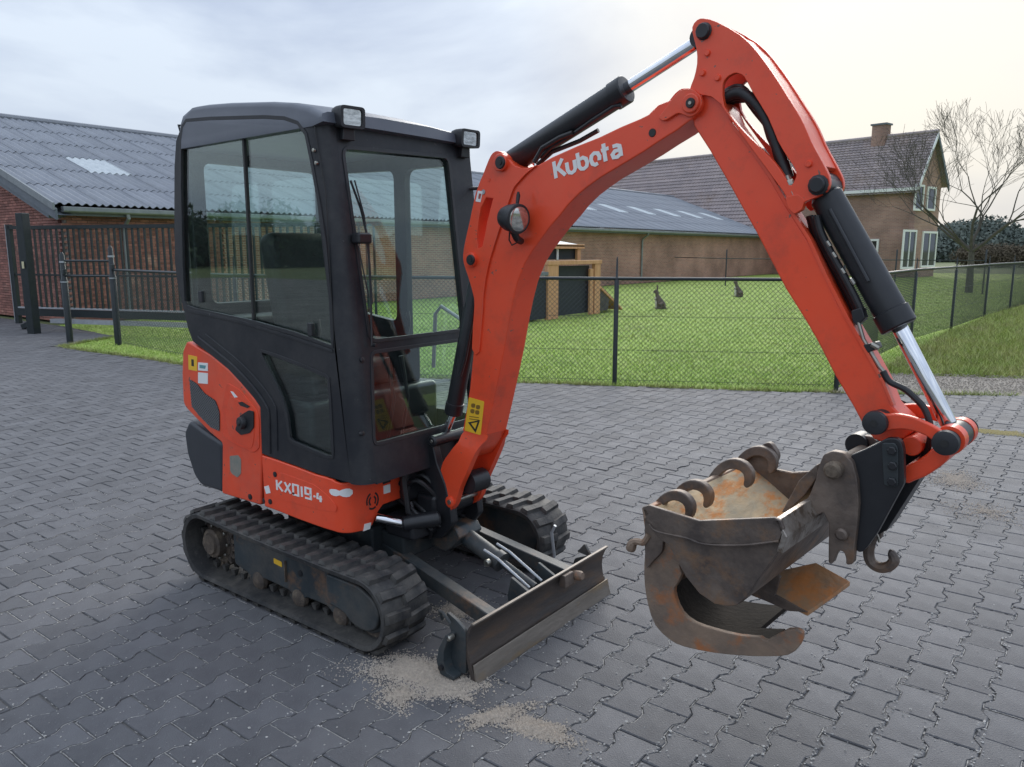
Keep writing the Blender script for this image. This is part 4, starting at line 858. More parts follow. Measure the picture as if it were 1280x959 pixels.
# skirt: follows the side, wraps the rounded front corner, ends on the front face
def ribbon(pts,th,nrm_in=None):
    m_=MB(); rings=[]
    for i,(x,y,zb,zt) in enumerate(pts):
        a=Vector(pts[max(i-1,0)][:2]); b=Vector(pts[min(i+1,len(pts)-1)][:2]); t=(b-a).normalized(); n_=Vector((-t.y,t.x))*th
        rings.append([(x,y,zb),(x,y,zt),(x+n_.x,y+n_.y,zt),(x+n_.x,y+n_.y,zb)])
    return m_.loft(rings)
XF=-.72
side=[]
for u,vt,vb in ((328,569,632),(345,574.5,638),(370,583.5,648),(395,593,657)):
    a=S(u,vt); b=S(u+1,vb); side.append((a[0],-.505,b[1],a[1]))
def corner(x0,y0,r,a0,a1,n): return [(x0+r*math.cos(a0+(a1-a0)*k/n),y0+r*math.sin(a0+(a1-a0)*k/n)) for k in range(n+1)]
cr2=corner(XF-.07,-.505+.07,.07,-math.pi/2,0,8)
zc_t=S(405,596)[1]; zc_b=S(412,662)[1]
side.append((XF-.12,-.505,S(408,661)[1],S(408,596.5)[1]))
for k,(x,y) in enumerate(cr2):
    P1=(x,y); t=k/8; side.append((x,y,zc_b-.008*t,S(418,600)[1]-.012*math.sin(t*math.pi)))
for u,vt,vb in ((456,605,664),(464,602,657),(471,599,641),(478,597,631.6),(503,589,622.5),(505.5,591,620)):
    a=at(u,vt,0,XF); b=at(u,vb,0,XF); side.append((XF,a.y,b.z,a.z))
skirt=xp(ribbon(side,.02),'side_skirt',M['orange'],bev=.006,seg=3)
xp(MB().box((-1.28,-.0,.56),(1.08,.95,.20)).box((-.80,-.02,.575),(.14,.70,.16)),'floor_frame',M['black'],bev=.02)
xp(MB().prism([(XF+.0,.50),(XF+.0,.655),(XF-.03,.655),(XF-.03,.50)],.12,.46),'front_panel',M['orange'],bev=.006)
def sk(l,name,m,d0=.5062,d1=.5045): return MB().prism(SL(l),-d0,-d1).build(name,m,skirt)
sk([(331.5,608),(337,606.5),(339.5,616),(334,617)],'sticker',M['white'])
for u,v in ((344,593),(338,627)): P=at(u,v,1,-.505); MB().lathe((P.x,-.504,P.z),(0,-1,0),[(0,.013),(.004,.013),(.005,.009)],12).build('bolt',M['black'],skirt)
sp([(340,603),(352,590),(395,606),(412,620),(423,634),(421,640),(400,637),(345,622)],-.5062,-.5045,'raised_panel',M['orange'],skirt,.0012,.02)
def on_front(l,name,m,d0=.0035,d1=-.002,par=None,x=None): 
    x=XF if x is None else x; pts=[(lambda P:(P.y,P.z))(at(u,v,0,x)) for u,v in l]
    return MB().prism(pts,x+d0,x+d1,lambda s,c,z:(c,s,z)).build(name,m,par or skirt)
on_front([(479,607.5),(487,605),(487.5,615),(479.5,617.5)],'sticker',M['white']); on_front([(477.5,600),(487,597),(488,602),(478.5,605.5)],'key_slot',M['print'])
on_front([(455.5,655),(463.5,653),(462,661),(454,664)],'sticker',M['white'])
P=at(500,604,0,XF); MB().lathe((P.x-.001,P.y,P.z),(1,0,0),[(0,.012),(.004,.012)],14).build('rubber_plug',M['blackpl'],skirt)
for r_,a0,a1 in ((.040,110,200),(.040,235,300),(.040,-50,60),(.024,120,235),(.024,-50,60)):
    C=at(465.5,626,0,XF); pts=[]; 
    for k in range(9): a=R(a0+(a1-a0)*k/8); pts.append((C.y+r_*math.cos(a)*.92,C.z+r_*math.sin(a)))
    for k in range(8,-1,-1): a=R(a0+(a1-a0)*k/8); pts.append((C.y+(r_-.008)*math.cos(a)*.92,C.z+(r_-.008)*math.sin(a)))
    MB().prism(pts,XF+.002,XF-.004,lambda s,c,z:(c,s,z)).build('horn_slot',M['print'],skirt)
# white patch on the rounded corner
cp=corner(XF-.07,-.505+.07,.0725,-math.pi/2-.25,-.25,8); zz=S(432,619)[1]
m_=MB(); m_.loft([[(x,y,zz-h),(x,y,zz+h)] for (x,y),h in zip(cp,(.006,.013,.015,.015,.010,.016,.019,.018,.008))],closed=False,cap=False); m_.build('sticker_patch',M['white'],skirt)

# strokes -> lettering
def strokes(paths,w_,fr,d0,d1):
    m_=MB()
    for kk_,pth in enumerate(paths):
        P=[Vector(p) for p in pth]; n=len(P); Lf=[];Rt=[]
        for i in range(n):
            t1=(P[i]-P[i-1]).normalized() if i else (P[1]-P[0]).normalized(); t2=(P[i+1]-P[i]).normalized() if i<n-1 else t1
            t=(t1+t2); t=t.normalized() if t.length>.01 else t1; nn_=Vector((-t.y,t.x)); k=w_/2/max(.5,abs(nn_.dot(Vector((-t1.y,t1.x))))); Lf.append(P[i]+nn_*k); Rt.append(P[i]-nn_*k)
        lo=[(p.x,p.y) for p in Lf]+[(p.x,p.y) for p in Rt[::-1]]
        a=sum(lo[i][0]*lo[(i+1)%len(lo)][1]-lo[(i+1)%len(lo)][0]*lo[i][1] for i in range(len(lo)))
        if a<0: lo=lo[::-1]
        m_.prism(lo,d0-.00013*kk_,d1,fr)
    return m_
K_=[[(0,1),(0,0)],[(.05,.42),(.50,1)],[(.14,.50),(.55,0)]]
X_=[[(0,1),(.55,0)],[(.55,1),(.0,0)]]
O_=[[(.02,0),(.02,1),(.50,1),(.50,0),(.02,0),(.02,.2)]]
I_=[[(.05,1),(.05,0)]]
N9=[[(.52,.42),(.05,.42),(.05,1),(.52,1),(.52,0),(.0,0)]]
D_=[[(0,.38),(.16,.38)]]
N4=[[(.12,1.0),(.04,.36)],[(-.04,.36),(.56,.36)],[(.40,.72),(.40,0)]]
paths=[];x=0
for ch,wd in ((K_,.78),(X_,.78),(O_,.78),(I_,.34),(N9,.78),(D_,.30)):
    paths += [[(px+x,py) for px,py in p] for p in ch]; x+=wd
paths += [[(px*.8+x,py*.8) for px,py in p] for p in N4]; x+=.42
A=S(348,612); B=S(404,627.5); A2=S(348.5,600)
ex=Vector((B[0]-A[0],B[1]-A[1]))/x; ez=Vector((0,A2[1]-A[1]))
xp(strokes(paths,.165,lambda s,c,z:(A[0]+ex.x*s,c,A[1]+ex.y*s+ez.y*z),-.5075,-.5055),'model_lettering',M['white'])

# ---------------------------------------------------------------- cab
CT=.123
def fx(z): return -.62-CT*(z-.82)
FN=Vector((1,0,CT)).normalized(); FP0=Vector((-.62,0,.82))
def Fp(u,v): P=atp(u,v,FP0,FN); return (P.y,P.z)
FF=lambda s,c,z:(fx(z)-c,s,z)
def FL(l): return [Fp(u,v) for u,v in l]
cabo=[(241.5,427),(263,443),(285,461),(301.5,478.5),(318,498),(325.5,509),(327.5,567),(345,573.5),(370,582),(395,591.5),(408,596)]
cab_o=SL(cabo)
xc=lambda z: fx(z)-.075                              # where the side sheet gives way to the rounded corner post
zt=2.13; zb=cab_o[-1][1]
outer=cab_o+[(xc(zb)-.0,zb),(xc(1.4),1.4),(xc(zt),zt)]
rear=SL([(371,135),(335,129.5),(283,130),(250,133.5),(236,139.5),(226,150),(219.5,168),(217.5,200),(217.3,260),(218,320),(221,345),(228,375),(235,405)])
outer=cab_o[:-1]+[(xc(zb),zb),(xc(zt-.03),zt-.03)]+[(min(x,xc(2.1)-.02),min(z-.03,2.20)) for x,z in rear]
w1=[(233,150),(262.5,147.5),(330,145.5),(356,147),(373,153),(383,167),(390,200),(400,256),(408,310),(414,380),(416,420),(416,434),(367,417.5),(312.6,402.5),(245,388),(233.5,384),(230,377),(227.5,330),(225.5,235),(225.5,175),(228,158)]
w2=[(327,438),(346,444),(380,457),(408,469.5),(411.5,473),(413.5,500),(417,566),(416.5,572),(408.5,572),(366,553.5),(361.5,548),(358,520),(352,500),(345,483),(333,459),(326.5,444)]
W1=SL(w1); W2=SL(w2)
cab=xp(MB().prism([outer,W1,W2],-.5,-.462),'cab',M['cab'],bev=.004)
# raised rubber seals and panes
def grow2(p,d):
    c=Vector((sum(a for a,b in p)/len(p),sum(b for a,b in p)/len(p))); o=[]; n=len(p)
    ar=sum(p[i][0]*p[(i+1)%n][1]-p[(i+1)%n][0]*p[i][1] for i in range(n)); sg=1 if ar>0 else -1
    for i in range(n):
        a,b,c2=Vector(p[i-1]),Vector(p[i]),Vector(p[(i+1)%n]); t=((b-a).normalized()+(c2-b).normalized()).normalized(); o.append(tuple(b+Vector((t.y,-t.x))*d*sg))
    return o
def seal(p,fr,c0,c1,w_,par,name='window_seal',m=None): return MB().prism([grow2(p,w_*.5),grow2(p,-w_)],c0,c1,fr).build(name,m or M['blackpl'],par,bev=.0015)
seal(W1,IDF,-.5035,-.490,.011,cab); seal(W2,IDF,-.5035,-.490,.011,cab)
# pressed ridge following the arch over the hood
arch=[(248,421),(268,437),(290,455),(307,472),(323,491),(334,508),(337,520),(338,567)]
for off,wd in ((0,.006),(9,.004)):
    m_=MB().tube([(*[(lambda P:P)(S(u+off,v-off*.4))][0][:1],-.5005,S(u+off,v-off*.4)[1]) for u,v in crom(arch,3,False)],wd,6); m_.build('pressed_ridge',M['cab'],cab)
sp([(236,386),(300,400),(365,420),(416,437.5),(416.5,441),(365,424),(300,404),(236,390)],-.5045,-.4995,'sill_ridge',M['cab'],cab,.0015)
# door seam lines
sm=SL([(392,150),(398,190),(407,240),(412,330),(418.5,441)]); MB().tube([(x,-.5005,z) for x,z in sm],.0022,5).build('panel_seam',M['print'],cab)
# panes: two sliding panes and the lower pane
div=[S(299,146.5),S(305,250),S(313.6,402.5)]
xd=div[1][0]
def pane(l,c0,c1,name,m,par,fr=IDF): return MB().prism(l,c0,c1,fr).build(name,m,par)
pl=[p for p in W1]; 
def clipx(poly,x,keep):
    o=[]
    for a,b in zip(poly,poly[1:]+poly[:1]):
        ia=(a[0]<=x)==keep; ib=(b[0]<=x)==keep
        if ia: o.append(a)
        if ia!=ib: t=(x-a[0])/(b[0]-a[0]); o.append((x,a[1]+(b[1]-a[1])*t))
    return o
pane(clipx(W1,xd+.006,True),-.487,-.483,'rear_side_window',M['glass'],cab); pane(clipx(W1,xd-.012,False),-.479,-.475,'front_side_window',M['glass'],cab)
pane(W2,-.484,-.480,'lower_side_window',M['glassdark'],cab)
zlo=min(p[1] for p in W1 if abs(p[0]-xd)<.2)-.02; zhi=max(p[1] for p in W1 if abs(p[0]-xd)<.3)
MB().box((xd+.002,-.484,(zlo+zhi)/2+.02),(.013,.016,zhi-zlo-.02)).build('window_divider',M['print'],cab,bev=.002)
for u,v in ((251,371),(388,412)): P=at(u,v,1,-.49); MB().box((P.x,-.486,P.z+.0),(.030,.02,.055)).build('window_latch',M['blackpl'],cab,bev=.004)
# front corner post, leaning with the windscreen
rings=[]
for k in range(15):
    z=zb-.004+(zt-zb)*k/14; x0=fx(z)-.075; r_=.075; y0=-.5+r_
    pr=[(x0+r_*math.cos(a),y0+r_*math.sin(a)) for a in [-math.pi/2+math.pi/2*j/8 for j in range(9)]]
    pr += [(x0+r_-.04,y0+.01),(x0-.0,-.5+.04)]
    rings.append([(x,y,z) for x,y in pr])
MB().loft(rings).build('corner_post',M['cab'],cab,ang=50)
# windscreen frame
scr_o=[(-.425,zb-.01),(.40,zb-.01),(.40,2.08),(.37,2.125),(-.425,2.125)]
Wu=FL([(427,184),(435,182.2),(473,187),(510,190.5),(545,194),(557,199),(562,212),(566,240)])
# right edge of the glass stays upright in the leaning plane
yr=Fp(563,215)[0]; m1=Fp(462.5,429); m2=Fp(573,417.5)
zl=m1[1]+.004
Wu=rnd([Fp(427.0,183),(yr,Fp(556,195)[1]),(yr,zl),(Fp(462.0,429)[0],zl)],.045,5)
b1=Fp(467,557); 
Wl=rnd([(Fp(463.5,440)[0],zl-.040),(yr,zl-.040),(yr,b1[1]),(b1[0],b1[1])],.03,4)
MB().prism([scr_o,Wu,Wl],0,.04,FF).build('windscreen_frame',M['cab'],cab,bev=.005)
seal(Wu,FF,-.004,.01,.010,cab); seal(Wl,FF,-.004,.01,.010,cab)
pane(Wu,.014,.018,'windscreen',M['glassfront'],cab,FF); pane(Wl,.014,.018,'lower_windscreen',M['glassfront'],cab,FF)
# far side, back wall
ws=[(-1.72,1.32),(-.86,1.20),(-.86,2.02),(-1.72,2.04)]
fo=[(-1.80,1.15),(-1.45,.75),(-1.35,.66),(fx(.66)-.03,.66),(fx(2.1)-.03,2.1),(-1.80,2.12)]
MB().prism([fo,rnd([(-1.72,1.30),(-1.28,1.24),(-1.28,2.03),(-1.72,2.04)],.05,4),rnd([(-1.20,.80),(fx(.8)-.10,.80),(fx(2.03)-.10,2.03),(-1.20,2.03)],.05,4)],.38,.42).build('far_side_frame',M['cab'],cab,bev=.004)
pane(rnd([(-1.72,1.30),(-1.28,1.24),(-1.28,2.03),(-1.72,2.04)],.05,4),.398,.402,'far_window',M['glass'],cab); pane(rnd([(-1.20,.80),(fx(.8)-.10,.80),(fx(2.03)-.10,2.03),(-1.20,2.03)],.05,4),.398,.402,'door_window',M['glass'],cab)
BF=lambda s,c,z:(-1.80+c-.03*(2.1-z)*0,s,z)
MB().prism([[(-.46,1.14),(.38,1.14),(.38,2.12),(-.46,2.12)],rnd([(-.38,1.36),(.32,1.36),(.32,2.04),(-.38,2.04)],.05,4)],-.05,0,BF).build('rear_frame',M['cab'],cab,bev=.01)
pane(rnd([(-.38,1.36),(.32,1.36),(.32,2.04),(-.38,2.04)],.05,4),-.03,-.026,'rear_window',M['glass'],cab,BF)
# roof: side profile rounded, crowned across
rp=SL([(226,152),(228,145),(239.6,134.5),(255,132),(283,129.8),(335.5,128.5),(365,130),(384,135),(398,142)])
roofp=[(max(x,-1.86),z+.004) for x,z in rp]+[(fx(2.16)+.018,2.155),(fx(2.1)+.02,2.118),(fx(2.1)-.05,2.105),(-1.80,2.09)]
rings=[]
for y,dz,dx in ((-.503,-.022,.0),(-.497,-.006,0),(-.47,.004,0),(-.2,.012,.012),(.1,.012,.012),(.38,0,0),(.41,-.012,0),(.425,-.035,0)):
    rings.append([(x+(dx if x>-1.2 else -dx),y,(z+dz) if z>2.13 else z) for x,z in roofp])
MB().loft(rings).build('roof',M['roof'],cab,ang=55)
MB().tube([(-1.80,-.49,2.17),(-1.815,-.49,2.20),(-1.80,-.46,2.20)],.006,6).build('lifting_eye',M['cab'],cab)
# bolts on the post
for u,v in ((393,188),(396,204)): P=at(u,v,1,-.5); MB().lathe((P.x,-.499,P.z),(0,-1,0),[(0,.008),(.008,.008),(.01,.005)],10).build('bolt',M['zinc'],cab)
for u,v in ((452,450),(452,542)):
    P=atp(u,v,FP0,FN); MB().lathe(P,FN,[(-.004,.011),(.006,.011),(.008,.007)],12).build('bolt',M['black'],cab)
for u,v in ((408,199),(412,205),(406,192)): P=atp(u+6,v,Vector((-.80,0,2)),Vector((1,-1,0)).normalized()); MB().lathe(P,(1,-1,0),[(0,.007),(.012,.007)],8).build('bolt',M['black'],cab)
# wipers, stay and bracket at the left of the windscreen
def FW3(u,v,c=-.02): y,z=Fp(u,v); return (fx(z)-c,y,z)
MB().tube([FW3(434,226),FW3(447,262),FW3(456,300),FW3(459,360),FW3(461,432)],.005,6).build('wiper_arm',M['black'],cab)
MB().tube([FW3(437,226,-.03),FW3(449,270,-.03),FW3(456,330,-.03),FW3(459,380,-.03)],.0035,6).build('wiper_blade',M['black'],cab)
MB().tube([FW3(434,262,-.03),FW3(440,300,-.03),FW3(455,372,-.03)],.003,6).build('wiper_blade',M['black'],cab)
P=Vector(FW3(446,298,-.03)); MB().box(P,(.05,.075,.045)).build('mirror_clamp',M['black'],cab,bev=.01)
MB().tube([FW3(462,431,-.015),(FW3(462,431,-.02)[0]+.02,FW3(462,431)[1],FW3(462,431)[2]),],.008,6).build('wiper_pivot',M['black'],cab)
P=Vector(FW3(592,236,-.0)); MB().tube([P+Vector((-.02,-.04,0)),P+Vector((.03,.0,0)),P+Vector((.13,.02,-.03))],.009,8).build('mirror_stay',M['black'],cab)
# work lights on the roof edge
def worklight(u,v,x,wd,hh,yawl,nm):
    P=at(u,v,0,x); rot=Matrix.Rotation(yawl,3,'Z')@Matrix.Rotation(R(3),3,'Y')
    def fr(s,c,z): return tuple(P+rot@Vector((-c,s,z)))
    body=MB(); rs=[]
    for c,k in ((-.012,.96),(0,1.0),(.03,.98),(.06,.86),(.085,.6)): rs.append([fr(s*k,c,z*k) for s,z in rnd([(-wd/2,-hh/2),(wd/2,-hh/2),(wd/2,hh/2),(-wd/2,hh/2)],.018,4)])
    b=xp(body.loft(rs),'work_light',M['blackpl'],ang=50)
    MB().prism(rnd([(-wd*.37,-hh*.36),(wd*.37,-hh*.36),(wd*.37,hh*.36),(-wd*.37,hh*.36)],.012,3),-.0135,-.011,fr).build('lens',M['lampglass'],b)
    MB().prism([rnd([(-wd/2,-hh/2),(wd/2,-hh/2),(wd/2,hh/2),(-wd/2,hh/2)],.018,4),rnd([(-wd*.385,-hh*.375),(wd*.385,-hh*.375),(wd*.385,hh*.375),(-wd*.385,hh*.375)],.012,3)],-.020,-.010,fr).build('bezel',M['blackpl'],b,bev=.002)
    MB().prism([(-.03,-hh/2-.045),(.03,-hh/2-.045),(.025,-hh/2+.01),(-.025,-hh/2+.01)],.01,.05,fr).build('bracket',M['black'],b,bev=.004)
    return P
P=worklight(438,147,-.73,.115,.085,R(-8),0); xp(MB().tube([P+Vector((-.07,-.02,-.01)),P+Vector((-.12,-.04,.03)),P+Vector((-.15,-.06,-.01)),P+Vector((-.13,-.08,-.06))],.005,6),'lamp_cable',M['hose'])
P=worklight(585,173.5,-.73,.125,.082,R(-4),1); xp(MB().tube([P+Vector((-.07,-.04,.0)),P+Vector((-.12,-.08,.02)),P+Vector((-.2,-.12,.03))],.004,6),'lamp_cable',M['hose'])
# interior
def rbox(c,s_,rot,name,m,par,bev): return MB().box(c,s_,rot).build(name,m,par,bev=bev,seg=3)
seat=xp(MB().box((-1.33,-.05,1.02),(.48,.46,.14)),'operator_seat',M['seat'],bev=.04,seg=3)
rbox((-1.43,-.05,1.37),(.12,.48,.68),Matrix.Rotation(R(-12),3,'Y'),'backrest',M['seat'],seat,.05)
for yy in (-.33,.24): rbox((-1.22,yy,1.06),(.40,.12,.22),None,'armrest_console',M['seat'],seat,.03)
for yy in (-.33,.24):
    MB().tube([(-1.08,yy,1.15),(-1.05,yy,1.26),(-1.07,yy,1.31)],[.009,.009,.02],10).build('joystick',M['blackpl'],seat)
xp(MB().box((-1.35,-.04,.82),(.75,.82,.28)),'seat_base',M['black'],bev=.03)
xp(MB().box((-.90,-.04,.70),(.56,.84,.03)),'floor_mat',M['blackpl'],bev=.005)
for yy in (-.12,-.03): xp(MB().tube([(-.86,yy,.71),(-.80,yy,.95),(-.82,yy-.02,1.14)],[.008,.008,.012],8),'travel_lever',M['blackpl'])
for yy in (-.16,.04): xp(MB().box((-.82,yy,.745),(.16,.07,.02),Matrix.Rotation(R(-15),3,'Y')),'pedal',M['black'],bev=.004)
xp(MB().tube([(-1.22,-.30,.72),(-.95,-.33,1.15),(-.93,-.33,1.2)],.012,8),'console_stay',M['black'])
xp(MB().tube([(-1.0,.36,1.02),(-.98,.36,1.30),(-.94,.36,1.34),(-.74,.36,1.25),(-.72,.36,1.0)],.010,8),'grab_rail',M['galv'])
xp(MB().box((-1.70,-.05,1.22),(.18,.80,.16)),'rear_shelf',M['blackpl'],bev=.03)

# ---------------------------------------------------------------- swing bracket
sb=[(531,541),(545,541),(556,552),(561,575),(571,600),(577,625),(580,650),(565,668),(540,665),(533,640),(536,610),(534,585),(530,560)]
SBY=-.085
P_=[(lambda P:(P.x,P.z))(at(u,v,1,-.02)) for u,v in sb]
brk=xp(MB().prism(rnd(P_,.012,3),-.10,-.055),'swing_bracket',M['black'],bev=.008)
MB().prism(rnd(P_,.012,3),.085,.125).build('far_cheek',M['black'],brk,bev=.008)
bx0=min(p[0] for p in P_); 
MB().box((-.62,.01,.46),(.12,.26,.14)).build('bracket_foot',M['black'],brk,bev=.02)
MB().lathe((-.66,.01,.34),(0,0,1),[(0,.06),(.30,.06)],20).build('swing_post',M['black'],brk)
P=at(541,551.5,1,-.11); MB().lathe((P.x,-.112,P.z),(0,1,0),[(-.008,.018),(0,.026),(.25,.026)],18).build('bracket_pin',M['black'],brk); MB().lathe((P.x,-.122,P.z),(0,1,0),[(0,.007),(.004,.009)],10).build('grease_nipple',M['zinc'],brk)
xp(MB().box((-.66,-.05,.40),(.18,.40,.10)).box((-.70,.0,.62),(.06,.36,.25)),'front_casting',M['black'],bev=.02)
for k in range(5): xp(MB().tube(crom([(-.74,-.16+.05*k,.50),(-.70,-.17+.05*k,.56+.02*k),(-.64,-.15+.04*k,.60+.015*k),(-.59,-.11+.03*k,.55+.01*k),(-.56,-.06+.02*k,.47),(-.60,-.02+.02*k,.40)],3,False),.0115,8),'hydraulic_hose',M['hose'])
xp(MB().tube([at(512,560,0,-.66)+Vector((0,0,0)),at(505,600,0,-.66),at(510,640,0,-.64),at(530,655,0,-.60)],.014,8),'hydraulic_hose',M['hose'])
a_=at(470,647,0,-.70); b_=at(505,655,0,-.62); sc_=xp(cyl(a_,b_,.020),'swing_cylinder_rod',M['chrome']); 
c0_=at(505,655,0,-.62); c1_=at(548,648,0,-.52); sc2_=xp(MB().lathe(c0_,c1_-c0_,[(-.01,.022),(0,.034),((c1_-c0_).length,.034),((c1_-c0_).length+.01,.02)],20),'swing_cylinder',M['black'])

# ---------------------------------------------------------------- boom group (slewed a few degrees towards the camera)
AL=R(4); BO=Vector((-.6,0,0)); BD=Vector((math.cos(AL),-math.sin(AL),0)); BWV=Vector((math.sin(AL),math.cos(AL),0))
BF_=lambda s,c,z: tuple(BO+BD*s+BWV*c+Vector((0,0,z)))
def bp(u,v,c=-.06):
    P=atp(u,v,BO+BWV*c,BWV); return ((P-BO).dot(BD),P.z)
def BL(l,c=-.06): return [bp(u,v,c) for u,v in l]
def b3(u,v,c=0): return Vector(BF_(*(lambda q:(q[0],c,q[1]))(bp(u,v,c))))
def bpin(u,v,c0,c1,r,name='pin',m=None,par=None,prof=None,n=24):
    s,z=bp(u,v,c0); ln=c1-c0
    return MB().lathe(BF_(s,c0,z),BWV,prof or [(0,r*.9),(.003,r),(ln-.003,r),(ln,r*.9)],n).build(name,m or M['black'],par)
BH0,BH1=-.06,.072
boom_l=[(587,486),(592,436),(594,400),(595,383),(593,369),(588,350),(581,330),(580,318),(583,300),(588,278),(596,241),(605,218),(612,200),(617,191.5),(623,189),(631,192),(637,200),(643,206.5),(652,210),(662,210),(673,206),(690,196.5),(720,183),(748,172),(775,159),(800,148.5),(810,143.5),(822,131.5),(846,122),(856,114.5),(866,113),(874,119),(877,128),(875,138),(867,147),(846,163),(825,176),(804,190),(785,201.5),(769,211),(752,221),(738,231),(724,242),(711,255),(700,269),(687,284),(675,300),(665,314),(656,329),(647,352),(641,376),(636,402),(630,437),(623,472),(614,514),(607,545),(601,556),(596,566),(585,592),(577,610),(572,628),(566,637),(558,640),(550,634),(548,624),(551,600),(556,578),(564,566),(573,552),(578,539),(583,512)]
slot=[(597,297),(599,280),(602,260),(609,247),(617.5,248),(614,262),(610,278),(607.5,292),(604,308),(599,311)]
# main box of the boom ends above the clevis
main_l=[p for p in boom_l if p[1]<=545 or False]
boom=xp(MB().prism([BL(boom_l[:boom_l.index((607,545))+1]+[(590,552),(578,545),(580,539)] if False else [p for p in boom_l if p[1]<=545]),BL(slot)],BH0,BH1,BF_),'boom',M['orange'],bev=.005,seg=3)
# clevis: cheeks flare outwards below the box
lug=[(607,545),(601,556),(596,566),(585,592),(577,610),(572,628),(566,637),(558,640),(550,634),(548,624),(551,600),(556,578),(564,566),(573,552),(578,539)]
LG=BL(lug,-.075)
def cheek(c_in,c_out,nm):
    rings=[]
    n=len(LG); top=max(z for s,z in LG); 
    def cc(z,c): t=min(1,max(0,(top-z)/.10)); t=t*t*(3-2*t); return c*t+(BH0 if c<0 else BH1)*(1-t)
    m_=MB(); lo=crom(LG,2); 
    base=len(m_.v); tri=tessellate_polygon([[Vector((a,b,0)) for a,b in lo]]); nn_=len(lo)
    vs_=[BF_(a,cc(b,c_out),b) for a,b in lo]+[BF_(a,cc(b,c_in) if True else 0,b) for a,b in lo]
    m_.add(vs_,[tuple(t) for t in tri]+[tuple(i+nn_ for i in t[::-1]) for t in tri]+[(i,i+nn_,(i+1)%nn_+nn_,(i+1)%nn_) for i in range(nn_)]); return m_.build(nm,M['orange'],boom,bev=.004)
cheek(-.058,-.088,'clevis_cheek')
cheek(.074,.104,'clevis_cheek')
wb=BL([(607,543),(601,556),(597,563),(590,572),(580,575),(570,560),(578,541)])
MB().prism(wb,-.055,.07,BF_).build('clevis_web',M['orange'],boom,bev=.006)
bpin(561,628,-.098,.112,.021,'pivot_pin',M['orange'],boom,[(0,.018),(.004,.026),(.012,.026),(.013,.012)]); bpin(561,628,-.10,.108,.012,'grease_nipple',M['zinc'],boom)
bpin(561,628,-.05,.07,.045,'pivot_boss',M['black'],boom)
MB().lathe(BF_(bp(600,608,.0)[0]-.03,-.05,bp(600,608,0)[1]+.02),BWV,[(0,.05),(.10,.05)],20).build('hose_drum',M['black'],boom)
# side reinforcement plate with its raised weld line
plate=[(591,436),(594,383),(592,366),(586,345),(581,330),(580,318),(583,300),(588,278),(596,241),(605,218),(612,200),(617,191.5),(623,189),(631,192),(637,200),(643,206.5),(652,210),(662,210),(672,207),(660,216),(650,227),(643,236),(636,256),(626,285),(618,310),(611,335),(606,365),(604,395),(600,440)]
MB().prism([crom(BL(plate),2),BL(slot)],BH0-.006,BH0+.001,BF_).build('side_plate',M['orange'],boom,bev=.0025)
MB().prism([crom(BL(plate,BH1),1),BL(slot,BH1)],BH1-.001,BH1+.006,BF_).build('side_plate',M['orange'],boom,bev=.0025)
for u,v,r_ in ((587,325,.030),(624,203,.034)):
    bpin(u,v,BH0-.022,BH1+.02,r_,'pin_boss',M['orange'],boom); q=bpin(u,v,BH0-.030,BH1+.028,r_*.72,'pin',M['black'],boom); bpin(u,v,BH0-.034,BH0-.025,r_*.32,'pin_cap',M['print'],boom)
bpin(604,240,BH0-.0075,BH0-.005,.010,'hole',M['galv'],boom); bpin(611,225,BH0-.0085,BH0-.005,.006,'bolt',M['orange'],boom)
MB().prism(BL([(599,238.5),(605,239.5),(602,253),(596,252)]),BH0-.0078,BH0-.005,BF_).build('sticker',M['white'],boom); MB().prism(BL([(600.5,242),(603.5,242.5),(602,249),(599.5,248.5)]),BH0-.0086,BH0-.0077,BF_).build('sticker_print',mat('red_print',(.4,.08,.06),rough=.5),boom)
MB().prism(rnd(BL([(846,117),(854,111),(866,111),(876,120),(878,130),(872,142),(862,147),(848,141),(830,152),(822,148)],-.07),.01,2),-.072,-.055,BF_).build('tip_plate',M['orange_worn'],boom,bev=.003)
MB().prism(rnd(BL([(846,117),(854,111),(866,111),(876,120),(878,130),(872,142),(862,147),(848,141),(830,152),(822,148)],.08),.01,2),.067,.082,BF_).build('tip_plate',M['orange_worn'],boom,bev=.003)
bpin(862,129,-.083,.095,.030,'tip_boss',M['orange_worn'],boom); bpin(862,128.5,-.090,.10,.016,'grease_nipple',M['print'],boom); bpin(862,128.5,-.094,-.085,.006,'grease_tip',M['zinc'],boom)
bpin(815,166,-.0625,-.058,.014,'hole',M['print'],boom)
MB().tube([BF_(bp(613,252,0)[0],-.045,bp(613,252,0)[1]),BF_(bp(607,275,0)[0],-.05,bp(607,275,0)[1]),BF_(bp(602,303,0)[0],-.045,bp(602,303,0)[1])],.009,8).build('hydraulic_hose',M['zinc'],boom)
